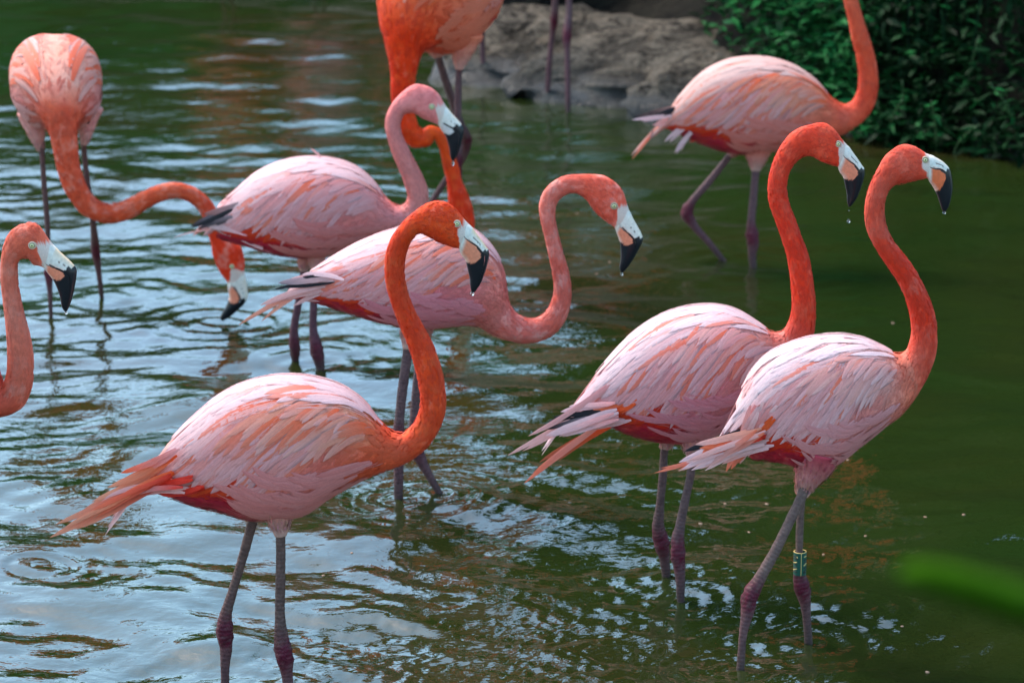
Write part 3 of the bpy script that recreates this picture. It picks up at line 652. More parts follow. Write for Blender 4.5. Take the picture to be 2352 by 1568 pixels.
    small_feathers(bag, t, iN0, iN1, int(1800 * detail), .013, lambda S, f, p: neck_colour(np.interp(S, t.S, t.kidx), f, p, ntorso, len(secs), pal, seed), r, off=.0001, aspect=.42, lift=.10)
    small_feathers(bag, t, iN1, t.key[kface - 1], int(420 * detail), .008, lambda S, f, p: neck_colour(np.interp(S, t.S, t.kidx), f, p, ntorso, len(secs), pal, seed), r, frange=(.02, .98), off=.00005, aspect=.4, lift=.06)
    rs = np.random.default_rng(seed + 77); pl = plan(rs); nst = int(1700 * detail)
    for _ in range(nst):
        x, f, x1, f1, wd, lay, kind = pl[rs.integers(12, len(pl))]; q0 = .05 + .45 * rs.random(); q1 = min(1.06, q0 + .25 + .35 * rs.random()); jx, jf = rs.normal(0, .02), rs.normal(0, .03)
        pts = []; nr = []
        for q in np.linspace(q0, q1, 5):
            X = x + (x1 - x) * q + jx; ff = f + (f1 - f) * q ** (1.25 if kind != 'flank' else 1) + jf + (.05 * math.sin(math.pi * q) if kind == 'flank' else 0)
            o_, n_ = pt_on(t, Sx(max(.015, X)), min(.985, max(.012, ff)), 1, .0012 + lay * .00045 + .0014 * q); pts.append(o_); nr.append(n_)
        if x1 + (x - x1) * (1 - q1) < .015: continue
        pts = np.array(pts); T = pts[-1] - pts[0]; T /= np.linalg.norm(T) + 1e-9; wv = np.cross(nr[2], T); wv /= np.linalg.norm(wv) + 1e-9; hw = Lb * (.0007 + .0012 * rs.random())
        c0, c1, _ = feather_colour(kind, x, f, rs, pal); k = .92 + .14 * rs.random()
        if rs.random() < pal.get('grey', .14) * .45: c0 = c1 = mixcol(GREY, c0, .4)
        V = []; Cc = []
        for i, wk in enumerate((.4, 1, .9, .6, .05)): V += [pts[i] - wv * hw * wk, pts[i] + wv * hw * wk]; Cc += [tuple(min(.93, a * k) for a in mixcol(c0, c1, i / 4))] * 2
        bag.add(np.array(V), [(2 * i, 2 * i + 1, 2 * i + 3, 2 * i + 2) for i in range(4)], np.array(Cc), [(u_, i / 4) for i in range(5) for u_ in (-.5, .5)])
    bag.build('plumage', M_FEATH, root)['kind'] = 'stuff'
    # ---- the folded wings, feather by feather on the near side, joined on the far side
    for side in (1, -1):
        far = Bag(); wing = None; pl = [q for q in plan(np.random.default_rng(seed + 10)) if q[6] != 'ridge' or pal.get('ridgerow', True)]
        geo = []
        for (x, f, x1, f1, wd, lay, kind) in pl:
            npt = 11; pts = []; nrm = []
            for q in np.linspace(0, 1, npt):
                b = 2 * q * (1 - q); X = x + (x1 - x) * q + .0; ff = f + (f1 - f) * (q ** (1.25 if kind != 'flank' else 1.0)) + (.05 * math.sin(math.pi * q) if kind == 'flank' else 0)
                if X < .02 and len(pts) >= 2:
                    d = pts[-1] - pts[-2]; pts.append(pts[-1] + d + np.array([0, 0, -.0008])); nrm.append(nrm[-1]); continue
                o_, n_ = pt_on(t, Sx(X), min(.985, max(.0004, ff)), side, .0008 + lay * .0005 + q * .0014); pts.append(o_); nrm.append(n_)
            col = feather_colour(kind, x, f, r, pal); v, fc, u = feather_geo(pts, nrm, wd * Lb, r)
            cc = []
            for (uu, vv) in u: cc.append(mixcol(col[0], col[1], vv ** 1.3) if not (col[2] and uu > 0) else mixcol(col[2], col[1], vv * .6))
            geo.append((v, fc, np.array(cc), u, kind))
        if side == 1 and single:
            order = sorted(range(len(geo)), key=lambda i: pl[i][5])
            w0 = Bag(); 
            for i in order[:9]: w0.add(*geo[i][:4])
            wing = w0.build('wing', M_FEATH, root)
            for i in order[9:]: link_mesh('feather', geo[i][0], geo[i][1], M_FEATH, wing, geo[i][2], geo[i][3])
        else:
            for gq in geo: far.add(*gq[:4])
            o = far.build('wing', M_FEATH, root); o['kind'] = 'stuff'
    # ---- tail and trailing wing quills, from pictures of each bird
    if tails:
        tail = None
        more = []
        for q in tails:
            more.append((*q[:4], q[4] * .60, *q[5:])); j = lambda a: a * r.normal()
            if q[4] > 6: more += [(q[0] + j(8), q[1] + j(6), q[2] + (q[0] - q[2]) * (.04 + .22 * r.random()), q[3] + (q[1] - q[3]) * .1 + j(6), q[4] * .48, q[5], q[6] + .003 + .004 * r.random(), q[7] + j(3)) for _ in range(2)]
        for (x0, y0, x1, y1, wd, colr, dy, sag) in more:
            pts = []; a = at(x0, y0, Y - dy); b = at(x1, y1, Y - dy * .4); d = b - a
            for q in np.linspace(0, 1, 11): pts.append(a + d * q + np.array([0, 0, sag * mpp(Y) * 4 * q * (1 - q)]))
            nn = np.array([.0, -1, .35]); nn /= np.linalg.norm(nn)
            v, fc, u = feather_geo(pts, [nn] * 11, wd * mpp(Y), r, rag=.05)
            c2 = colr if not isinstance(colr[0], tuple) else None
            cc = np.array([(colr if c2 else mixcol(colr[0], colr[1], vv)) for (_, vv) in u])
            o = link_mesh('tail' if tail is None else 'feather', v, fc, M_FEATH, root if tail is None else tail, cc, u)
            if tail is None: tail = o
    return root, t

def body_colour(k, f, p, nt_, ns, kface, pal, seed):
    if k <= nt_ + .5:
        x = k / nt_; return contour_colour(x, f, p, pal, seed)
    white = (.73, .67, .60); kf = kface - (1.25 * math.exp(-((f - pal.get('facef', .45)) / .25) ** 2))
    if k > kf + .05 * math.sin(f * 40): return white
    return neck_colour(k, f, p, nt_, ns, pal, seed)
def neck_colour(k, f, p, nt_, ns, pal, seed):
    u = min(1, max(0, (k - nt_) / (ns - nt_))); a = pal['neck']; xs = np.linspace(0, 1, len(a))
    c = tuple(np.interp(u, xs, [q[i] for q in a]) for i in range(3))
    m = vnoise(p, 34, seed) * .6 + vnoise(p, 90, seed) * .5; mo = pal.get('mottle', .5)
    if m > 0: return mixcol(c, pal.get('fleck', (.90, .50, .36)), min(1, m * 1.5) * mo)
    return mixcol(c, pal.get('deep', (.66, .06, .015)), min(1, -m * 1.5) * mo)
def contour_colour(x, f, p, pal, seed):
    m = vnoise(p, 28, seed); c = mixcol(pal['belly'], pal['breast'], min(1, max(0, (x - .62) / .34)))
    top = mixcol(pal['top'], pal['shoulder'], min(1, max(0, (x - .55) / .4)))
    c = mixcol(top, c, min(1, max(0, (f - .12) / .35)))
    if x < .52 and f > .58: c = mixcol(c, pal.get('under', RED), min(1, (f - .58) / .08) * min(1, (.52 - x) / .06))
    if f > .78 and x < .60: c = mixcol(c, pal.get('vent', CRIM), min(1, (f - .78) / .05) * min(1, (.60 - x) / .06) * pal.get('ventk', .9))
    if x > .9: c = mixcol(c, pal['neck'][0], min(1, (x - .9) / .14))
    return mixcol(c, ORANGE if m > 0 else RED, min(.5, abs(m) * 1.1) * pal.get('fleckb', .35))
def feather_colour(kind, x, f, r, pal):
    """shaft-side colour, tip colour, colour of one vane edge or None"""
    q = r.random(); tint = pal.get('wing', PINK); wh = pal.get('white', WHITE); edge = None
    if kind == 'red': c = mixcol(RED, ORANGE, .5 * r.random()); return c, c, None
    if kind in ('back', 'ridge'): c = mixcol(wh, tint, .35 * r.random()); tip = wh
    elif kind == 'tert': c = mixcol(wh, tint, .25 + .5 * r.random()); tip = mixcol(wh, tint, .3)
    elif kind == 'flank': c = mixcol(pal['flank'], wh, .16 * r.random()); tip = mixcol(c, pal['flank'], .5)
    elif kind == 'lcov': c = mixcol(tint, pal['shoulder'], .35 + .5 * r.random()); tip = mixcol(c, wh, .5 * r.random())
    else: c = mixcol(tint, PALE, r.random()); tip = mixcol(c, wh, .45 * r.random())
    if kind not in ('flank', 'ridge'):
        if q < pal.get('orange', .16): c = mixcol(c, ORANGE, .85); tip = mixcol(tip, PEACH, .7)
        elif q < pal.get('orange', .16) + pal.get('grey', .14): edge = mixcol((.20, .18, .21), tint, .25 * r.random())
        elif q > .9: c = mixcol(c, PEACH, .6)
    return c, tip, edge

# ---- palettes
def pal(**k): return k
PA = pal(neck=[(.80, .12, .045), (.82, .085, .020), (.80, .058, .010), (.78, .060, .010), (.80, .070, .012)], mottle=.4, deep=(.60, .026, .004), fleck=(.86, .19, .055), belly=(.78, .24, .21), breast=(.82, .14, .05), top=(.86, .56, .50), shoulder=(.86, .33, .17), flank=(.80, .28, .26), wing=(.84, .30, .25), orange=.22, grey=.14, bill_pink=(.80, .25, .14), ridge=(.85, .50, .20), ridgek=.9, leg=(.27, .20, .19), lid=(.62, .55, .46))
PB = pal(neck=[(.82, .26, .20), (.80, .058, .018), (.78, .042, .013), (.80, .062, .024), (.80, .075, .032)], mottle=.4, deep=(.62, .026, .010), fleck=(.86, .22, .12), belly=(.74, .25, .29), breast=(.82, .36, .30), top=(.85, .58, .58), shoulder=(.84, .42, .36), flank=(.76, .28, .33), wing=(.84, .38, .39), white=(.90, .76, .80), orange=.10, grey=.24, leg=(.25, .19, .21), facef=.45)
PC = pal(thigh=(.50, .06, .10), neck=[(.82, .24, .15), (.80, .042, .012), (.80, .050, .016), (.80, .12, .066), (.80, .10, .052)], mottle=.4, deep=(.64, .032, .012), fleck=(.86, .28, .20), belly=(.80, .27, .25), breast=(.82, .38, .32), top=(.84, .58, .58), shoulder=(.84, .44, .37), flank=(.80, .34, .34), wing=(.85, .38, .36), white=(.90, .79, .83), orange=.06, grey=.24, bill_pink=(.80, .16, .06), leg=(.34, .28, .27))
PD = pal(neck=[(.82, .27, .23), (.82, .21, .16), (.82, .20, .15), (.82, .25, .19), (.80, .14, .085)], mottle=.8, deep=(.74, .10, .05), fleck=(.86, .48, .42), belly=(.80, .25, .28), breast=(.82, .26, .25), top=(.84, .50, .48), shoulder=(.84, .36, .28), flank=(.80, .28, .33), wing=(.82, .32, .31), orange=.16, grey=.22, leg=(.29, .21, .25), lid=(.52, .42, .30), fleckb=.25, blk=-.2)
PE = pal(neck=[(.82, .31, .30), (.82, .31, .27), (.78, .27, .24), (.80, .28, .26), (.82, .27, .26)], mottle=.25, deep=(.72, .19, .15), fleck=(.84, .42, .38), belly=(.78, .24, .22), breast=(.82, .27, .25), top=(.84, .48, .48), shoulder=(.82, .37, .36), flank=(.80, .26, .24), wing=(.83, .33, .31), orange=.06, grey=.24, bill_pink=(.66, .58, .54), leg=(.25, .13, .19), lid=(.60, .50, .36), blk=-.9, fleckb=.12)
PF = pal(ridgerow=False, white=(.82, .50, .44), neck=[(.80, .14, .07), (.80, .11, .045), (.82, .12, .04), (.82, .15, .06), (.80, .048, .010)], mottle=.55, deep=(.66, .06, .02), fleck=(.86, .46, .36), belly=(.74, .35, .32), breast=(.78, .36, .32), top=(.82, .44, .34), shoulder=(.82, .42, .32), flank=(.78, .42, .40), wing=(.80, .48, .44), orange=.4, grey=.3, leg=(.26, .17, .17), lid=(.60, .50, .30), fleckb=.5)
PG = pal(ridgerow=False, white=(.84, .34, .24), neck=[(.80, .050, .008), (.80, .038, .005), (.86, .070, .007), (.88, .10, .010), (.78, .038, .006)], mottle=.25, deep=(.64, .05, .005), fleck=(.88, .26, .06), belly=(.78, .22, .12), breast=(.80, .085, .02), top=(.84, .28, .14), shoulder=(.82, .13, .04), flank=(.82, .22, .12), wing=(.82, .24, .15), orange=.3, grey=.05, leg=(.27, .20, .24), fleckb=.2)
PH = pal(thigh=(.72, .10, .05), neck=[(.82, .15, .08), (.80, .085, .035), (.80, .10, .038), (.82, .15, .07), (.82, .15, .07)], mottle=.3, deep=(.66, .05, .016), fleck=(.86, .28, .17), belly=(.76, .24, .19), breast=(.80, .20, .11), top=(.78, .50, .42), shoulder=(.84, .27, .13), flank=(.80, .24, .19), wing=(.82, .29, .22), white=(.82, .62, .56), orange=.26, grey=.22, leg=(.29, .19, .23))
PI_ = pal(neck=[(.74, .14, .08), (.76, .17, .10), (.80, .23, .15), (.80, .20, .12), (.80, .15, .08)], mottle=.4, deep=(.64, .14, .07), fleck=(.84, .46, .36), belly=(.80, .42, .36), breast=(.82, .40, .30), top=(.86, .62, .58), shoulder=(.86, .48, .40), flank=(.82, .50, .48), wing=(.84, .50, .42), lid=(.70, .60, .48), ridge=(.84, .52, .24), ridgek=.8, blk=-.55)

LT = (.82, .36, .22); LP = (.82, .52, .50)
NK = lambda rows, w0: [(*q, w0) if len(q) == 4 else q for q in rows]
# A: the orange-necked bird in front
secA = [(345, 1078, 345, 1122, 12), (400, 1005, 395, 1140, 45), (450, 955, 440, 1155, 75), (520, 902, 500, 1167, 103), (600, 873, 560, 1185, 122), (680, 867, 630, 1188, 130), (740, 877, 700, 1174, 128), (795, 898, 765, 1130, 115), (840, 934, 830, 1097, 92), (875, 975, 880, 1078, 62),
        (917, 997, 940, 1056, 36), (939, 983, 978, 1030, 32), (956, 961, 1005, 993, 30), (965, 927, 1023, 940, 29), (962, 888, 1021, 886, 29), (953, 843, 1011, 838, 28), (939, 798, 995, 792, 27), (920, 753, 973, 752, 26), (903, 708, 950, 708, 24), (889, 663, 934, 663, 22), (883, 623, 928, 625, 21.5), (886, 584, 931, 590, 21), (899, 545, 938, 565, 21), (919, 517, 947, 549, 22), (941, 494, 962, 536, 23)]
tailA = [(395, 1040, 250, 1118, 13, (ORANGE, LT), .05, -6), (400, 1052, 215, 1150, 13, (LT, LT), .03, -5), (400, 1065, 170, 1185, 15, (RED, LT), .02, -5), (400, 1078, 118, 1232, 17, (RED, LT), .03, -4), (400, 1085, 150, 1210, 14, (ORANGE, LT), .045, 2), (395, 1095, 190, 1190, 12, (RED, PEACH), .05, 5), (400, 1110, 235, 1150, 12, (LP, LP), .04, 8), (420, 1118, 270, 1140, 11, (RED, LP), .06, 6), (405, 1030, 280, 1085, 12, (PALE, ORANGE), .06, -6), (430, 1122, 320, 1136, 12, (LP, PALE), .05, 4), (440, 1100, 335, 1112, 13, (RED, RED), .065, -3), (470, 1120, 370, 1135, 14, (RED, RED), .07, -3)]
legsA = [([(640, 1165, 16), (644, 1229, 12), (644, 1327, 12), (643, 1420, 13), (646, 1465, 18), (652, 1502, 22), (658, 1540, 15), (662, 1580, 12.5), (664, 1655, 11.5)], 5, 1), ([(592, 1150, 15), (583, 1184, 13), (562, 1263, 11.5), (532, 1364, 11.5), (518, 1413, 15), (516, 1450, 21), (519, 1488, 15), (517, 1525, 11.5), (517, 1622, 11)], 5, -1)]
thA = [([(630, 1110, 70), (640, 1165, 44), (641, 1195, 27), (644, 1230, 14)], 1), ([(600, 1120, 60), (590, 1165, 30), (583, 1192, 15)], -1)]
GA = float(ground(600, 1632)[1])
flamingo('foremost flamingo with vivid orange neck curved over a pale pink back', GA, secA, 9, fit_head(HEAD_A, (1049.5, 509), (1086.5, 673)), (1049.5, 509), PA, tailA, legsA, thA, 21)
# B: right, partly behind C
secB = [(1345, 893, 1345, 952, 15), (1385, 842, 1390, 972, 48), (1440, 782, 1440, 993, 78), (1500, 737, 1500, 1008, 102), (1570, 711, 1565, 1015, 120), (1640, 705, 1630, 1000, 124), (1695, 718, 1690, 957, 114), (1740, 744, 1740, 915, 90), (1772, 764, 1785, 878, 60),
        (1793, 763, 1822, 848, 38), (1805, 750, 1850, 812, 32), (1813, 732, 1867, 770, 29), (1818, 700, 1873, 705, 28), (1816, 655, 1868, 655, 27), (1805, 583, 1855, 583, 25), (1791, 538, 1840, 542, 24), (1777, 499, 1825, 500, 23), (1765, 465, 1811, 465, 22), (1763, 431, 1806, 431, 21), (1768, 395, 1811, 399, 21), (1780, 358, 1820, 381, 21), (1797, 330, 1832, 367, 22), (1822, 302, 1847, 360, 23)]
PIK = (.84, .50, .46)
tailB = [(1400, 900, 1168, 1044, 11, (LP, PIK), .03, -6), (1400, 930, 1290, 945, 12, (PALE, WHITE), .055, 3), (1420, 940, 1262, 968, 13, (BLACK, BLACK), .05, 6), (1410, 950, 1258, 985, 11, (GREY, BLACK), .055, 4), (1415, 945, 1255, 1000, 14, (WHITE, WHITE), .06, 3), (1420, 955, 1262, 1002, 12, (PALE, WHITE), .065, 4), (1400, 960, 1205, 1108, 11, (PIK, PEACH), -.02, 4), (1410, 968, 1240, 1060, 10, (ORANGE, (.4, .12, .06)), -.03, 5), (1440, 965, 1300, 978, 12, (LP, LP), .06, 5), (1440, 925, 1320, 940, 15, (ORANGE, LT), .06, -2), (1470, 945, 1350, 960, 16, (RED, RED), .065, 0), (1400, 880, 1215, 1000, 11, (PALE, PIK), .045, -8), (1450, 930, 1335, 962, 14, (ORANGE, RED), .07, 0), (1480, 965, 1370, 975, 12, (RED, RED), .07, 0)]
legsB = [([(1590, 1010, 13), (1586, 1084, 10), (1573, 1150, 10.5), (1561, 1209, 12), (1556, 1240, 16), (1556, 1270, 18), (1561, 1314, 13), (1563, 1379, 9)], 5, 1), ([(1535, 1000, 12), (1528, 1021, 10), (1522, 1092, 10), (1514, 1174, 11), (1511, 1208, 15), (1518, 1244, 20), (1526, 1281, 13), (1530, 1326, 10.5)], 5, -1)]
thB = [([(1600, 960, 55), (1592, 1010, 30), (1588, 1050, 12)], 1), ([(1545, 980, 40), (1533, 1005, 20), (1528, 1030, 11)], -1)]
GB = 5.72
flamingo('red-necked flamingo standing behind the rightmost one, body half hidden by it', GB, secB, 8, fit_head(HEAD_A, (1920.8, 327.3), (1950.7, 475.4)), (1920.8, 327.3), PB, tailB, legsB, thB, 33)
# C: rightmost
secC = [(1690, 925, 1695, 1005, 20), (1715, 876, 1715, 1042, 52), (1760, 821, 1755, 1053, 82), (1820, 791, 1805, 1062, 105), (1880, 776, 1860, 1075, 118), (1935, 773, 1915, 1063, 122), (1985, 782, 1965, 1020, 114), (2028, 799, 2020, 980, 92), (2058, 813, 2068, 948, 66),
        (2078, 810, 2100, 910, 46), (2088, 790, 2132, 858, 36), (2093, 760, 2151, 790, 31), (2089, 724, 2149, 735, 29), (2080, 690, 2136, 690, 28), (2066, 656, 2118, 650, 27), (2041, 617, 2094, 608, 26), (2018, 583, 2070, 577, 25), (2002, 555, 2050, 552, 24), (1990, 527, 2037, 525, 23), (1985, 493, 2030, 493, 22), (1988, 459, 2031, 463, 22), (1999, 420, 2040, 438, 22), (2018, 383, 2051, 427, 22.5), (2035, 356, 2060, 423, 24)]
tailC = [(1730, 985, 1560, 1080, 10, (PIK, PIK), .02, -8), (1730, 990, 1505, 1085, 9, (PIK, PEACH), .0, -10), (1740, 985, 1575, 1035, 14, (BLACK, BLACK), .04, 2), (1740, 990, 1562, 1060, 16, (WHITE, WHITE), .05, 2), (1745, 1000, 1570, 1075, 15, (PALE, WHITE), .055, 3), (1745, 985, 1600, 1020, 14, (LT, PIK), .06, -2), (1750, 1000, 1600, 1045, 17, (RED, (.84, .20, .08)), .065, 0), (1752, 995, 1580, 1058, 11, (LP, PIK), .068, 1), (1760, 1015, 1590, 1078, 13, (LP, WHITE), .06, 5), (1755, 990, 1610, 1075, 12, (PEACH, LP), .07, 0), (1765, 1025, 1630, 1060, 12, (LP, LP), .065, 4),
         (1745, 930, 1668, 1080, 16, (WHITE, PEACH), .062, 6), (1760, 950, 1680, 1075, 15, (PALE, PEACH), .066, 5), (1775, 940, 1700, 1062, 15, (WHITE, PIK), .07, 4), (1735, 930, 1690, 1040, 12, (PALE, LP), .058, 4), (1770, 960, 1690, 1060, 12, (ORANGE, PEACH), .072, 2)]
legsC = [([(1858, 1085, 16), (1841, 1138, 12.5), (1813, 1197, 12), (1778, 1268, 13), (1743, 1330, 15), (1722, 1369, 20), (1716, 1404, 16), (1708, 1443, 11), (1700, 1533, 10)], 5, 1), ([(1842, 1100, 13), (1839, 1158, 9.5), (1836, 1220, 9.5), (1835, 1290, 10), (1836, 1322, 16), (1841, 1346, 20), (1848, 1378, 14), (1851, 1405, 11), (1856, 1471, 10)], 5, -1)]
thC = [([(1880, 1030, 62), (1868, 1070, 44), (1852, 1110, 23), (1842, 1138, 13)], 1), ([(1860, 1050, 40), (1845, 1100, 20), (1839, 1140, 10)], -1)]
GC = 5.37
rootC, _ = flamingo('rightmost flamingo with red neck and a green band on one leg', GC, secC, 8, fit_head(HEAD_C, (2119.1, 364.3), (2168.2, 487.4)), (2119.1, 364.3), PC, tailC, legsC, thC, 45)
# D: middle, head hanging low over the water to the right
secD = [(690, 642, 690, 683, 15), (750, 602, 740, 697, 43), (815, 565, 800, 716, 75), (890, 535, 870, 736, 98), (965, 518, 940, 748, 115), (1035, 518, 1010, 747, 118), (1093, 536, 1050, 742, 108), (1133, 575, 1080, 742, 92), (1157, 622, 1105, 750, 70),
        (1164, 672, 1135, 768, 50), (1176, 708, 1175, 783, 38), (1205, 730, 1215, 787, 30), (1235, 729, 1262, 774, 27), (1256, 712, 1291, 747, 26), (1268, 685, 1308, 707, 25), (1272, 655, 1312, 664, 24), (1267, 622, 1306, 625, 22), (1259, 582, 1294, 584, 20), (1249, 537, 1283, 541, 19), (1240, 500, 1275, 502, 18.5), (1238, 470, 1276, 474, 18.5), (1248, 440, 1285, 457, 18), (1270, 417, 1300, 446, 18), (1300, 403, 1318, 442, 19), (1327, 401, 1334, 449, 20)]
tailD = [(770, 640, 550, 745, 10, (PIK, LT), .03, 10), (775, 650, 600, 700, 11, (LP, PIK), .045, 8), (770, 640, 630, 665, 7, (BLACK, BLACK), .05, 3), (780, 635, 640, 650, 11, (LP, GREY), .055, 3), (790, 645, 660, 660, 6, (LP, BLACK), .058, 2), (800, 640, 690, 640, 12, (WHITE, WHITE), .065, 0), (800, 660, 640, 690, 13, (LP, LP), .05, 6), (820, 680, 700, 690, 14, (RED, LP), .05, 3), (840, 680, 745, 690, 15, (RED, RED), .07, 0), (800, 625, 670, 640, 12, (PALE, LP), .06, -1)]
legsD = [([(945, 730, 17), (937, 800, 12), (925, 890, 12), (916, 975, 12.5), (914, 1012, 17), (915, 1045, 14), (915, 1080, 12), (915, 1143, 11)], 4, 1), ([(975, 730, 15), (966, 800, 11), (957, 890, 11), (950, 980, 12), (952, 1022, 18), (966, 1056, 14), (985, 1090, 10), (1009, 1133, 8)], 4, -1)]
thD = [([(950, 700, 46), (942, 750, 26), (937, 800, 13)], 1), ([(985, 700, 44), (975, 745, 26), (967, 795, 12)], -1)]
GD = float(ground(950, 1140)[1])
flamingo('mottled salmon flamingo in the middle with its neck hooped low to the right', GD, secD, 8, fit_head(HEAD_D, (1407.7, 467.5), (1426.5, 627)), (1407.7, 467.5), PD, tailD, legsD, thD, 57)
# E: pink-necked, black tail
secE = [(500, 472, 500, 545, 18), (545, 435, 540, 558, 46), (590, 398, 585, 570, 72), (650, 372, 640, 583, 95), (715, 364, 700, 590, 108), (775, 371, 755, 585, 108), (825, 392, 805, 566, 96), (860, 424, 850, 548, 76), (885, 456, 892, 534, 54),
        (910, 474, 930, 520, 36), (929, 468, 962, 503, 29), (936, 453, 981, 475, 25), (933, 437, 983, 440, 24), (924, 409, 973, 410, 23), (912, 380, 957, 378, 22), (900, 352, 941, 347, 20), (890, 318, 926, 316, 18), (884, 288, 919, 291, 17.5), (887, 264, 922, 275, 17.5), (900, 239, 928, 263, 18), (920, 216, 938, 260, 20)]
tailE = [(545, 475, 440, 520, 11, (GREY, BLACK), .04, 3), (560, 480, 445, 522, 9, (BLACK, BLACK), .05, 3), (565, 490, 455, 525, 8, (GREY, BLACK), .055, 2), (570, 500, 480, 508, 8, (PALE, GREY), .06, 2), (580, 488, 490, 498, 9, ((.5, .24, .2), (.12, .05, .05)), .065, -1), (560, 465, 470, 492, 12, (GREY, (.3, .12, .1)), .05, -2), (530, 530, 400, 545, 3, (PIK, PIK), .02, 8), (580, 545, 470, 517, 13, (PALE, (.62, .52, .50)), .06, 6), (610, 560, 500, 530, 14, (PIK, (.55, .42, .40)), .06, 4), (640, 572, 540, 545, 12, (CRIM, PIK), .06, 2), (620, 520, 540, 525, 14, (RED, RED), .075, 0), (640, 530, 560, 535, 14, (RED, RED), .075, 0), (745, 372, 714, 342, 5, (PIK, PIK), .0, 3)]
legsE = [([(728, 590, 12), (722, 640, 9), (720, 702, 9), (720, 764, 10.5), (728, 806, 16), (736, 848, 10)], 4, 1), ([(700, 590, 11), (696, 640, 9), (684, 702, 9), (675, 764, 10.5), (677, 800, 14), (678, 826, 9)], 4, -1)]
thE = [([(725, 560, 40), (727, 590, 22), (724, 625, 10)], 1), ([(705, 560, 34), (700, 595, 18), (697, 622, 9)], -1)]
GE = float(ground(705, 838)[1])
flamingo('pink-necked flamingo with a black tail at left of centre', GE, secE, 8, fit_head(HEAD_D, (991.7, 241.8), (1040, 371), 1), (991.7, 241.8), PE, tailE, legsE, thE, 69, detail=.8)
# H: walking at upper right, head above the picture
secH = [(1530, 264, 1530, 292, 15), (1565, 219, 1560, 308, 38), (1610, 172, 1605, 328, 62), (1660, 144, 1650, 343, 83), (1720, 133, 1705, 354, 96), (1780, 138, 1765, 348, 100), (1835, 159, 1825, 335, 88), (1875, 188, 1868, 327, 68), (1908, 224, 1908, 319, 46),
        (1935, 240, 1945, 303, 32), (1955, 234, 1982, 278, 25), (1967, 213, 2006, 245, 22), (1971, 182, 2016, 200, 21), (1970, 160, 2014, 160, 21), (1965, 126, 2007, 124, 20), (1956, 92, 1997, 88, 20), (1948, 50, 1984, 50, 18), (1936, 0, 1970, 0, 17), (1926, -50, 1956, -52, 15), (1930, -95, 1955, -80, 14.5), (1952, -125, 1965, -97, 15)]
tailH = [(1590, 250, 1455, 270, 8, ((.5, .3, .25), BLACK), .03, 3), (1585, 262, 1452, 276, 7, (PIK, WHITE), .035, 1), (1595, 268, 1500, 288, 9, (ORANGE, LP), .04, 2), (1600, 245, 1500, 262, 9, (BLACK, BLACK), .045, 1), (1600, 275, 1527, 325, 8, (LP, WHITE), .06, 6), (1612, 280, 1550, 350, 8, (WHITE, WHITE), .065, 6), (1620, 270, 1560, 300, 9, (BLACK, BLACK), .06, 0), (1640, 290, 1580, 318, 11, (ORANGE, RED), .06, 0), (1660, 310, 1600, 322, 11, (CRIM, CRIM), .06, 0)]
legsH = [([(1738, 350, 12), (1735, 392, 9.5), (1729, 464, 9.5), (1725, 518, 11), (1727, 540, 15), (1729, 560, 14), (1727, 586, 10), (1729, 611, 8.5)], 4, 1), ([(1700, 325, 12), (1678, 354, 8.5), (1624, 422, 9), (1588, 465, 10), (1577, 487, 15), (1594, 519, 10), (1624, 553, 8), (1658, 595, 7)], 4, -1)]
thH = [([(1740, 320, 48), (1738, 356, 28), (1735, 392, 11)], 1), ([(1720, 310, 40), (1690, 340, 18), (1676, 358, 9)], -1)]
GH = float(ground(1700, 604)[1])
flamingo('walking flamingo at upper right, coral neck rising out of the picture', GH, secH, 8, fit_head(HEAD_D, (2003, -98), (2030, 5 - 105 + 100)), (2003, -98), PH, tailH, legsH, thH, 81, detail=.7)
# I: only neck and head in the picture, at the left edge
secI = [(-480, 960, -480, 1010, 15), (-420, 875, -415, 1035, 60), (-330, 785, -320, 1062, 100), (-230, 735, -215, 1072, 128), (-140, 722, -120, 1050, 134), (-70, 742, -55, 1005, 118), (-28, 790, -25, 970, 88), (-8, 850, -5, 954, 52),
        (4, 886, 12, 953, 38), (11, 874, 48, 937, 34), (16, 856, 70, 900, 32), (18, 825, 77, 845, 30), (17, 778, 70, 779, 27), (12, 726, 57, 728, 23.5), (6, 676, 46, 680, 21), (1.5, 624, 40, 626, 19.5), (4, 588, 42, 598, 20), (10, 556, 54, 592, 22), (30, 524, 70, 594, 26)]
hI = fit_head(HEAD_D, (77.3, 557.5), (150.8, 716.7), 3)
GI = 5.15
flamingo('flamingo cut off by the left picture edge, only salmon neck and head showing', GI, secI, 7, hI, (77.3, 557.5), PI_, (), [([(-200, 1050, 14), (-200, 1200, 12), (-205, 1400, 13), (-203, 1450, 20), (-200, 1500, 12), (-198, 1600, 11)], 3, 1), ([(-240, 1050, 14), (-250, 1200, 12), (-270, 1400, 13), (-270, 1450, 20), (-268, 1500, 12), (-266, 1590, 11)], 3, -1)], (), 93, single=False)
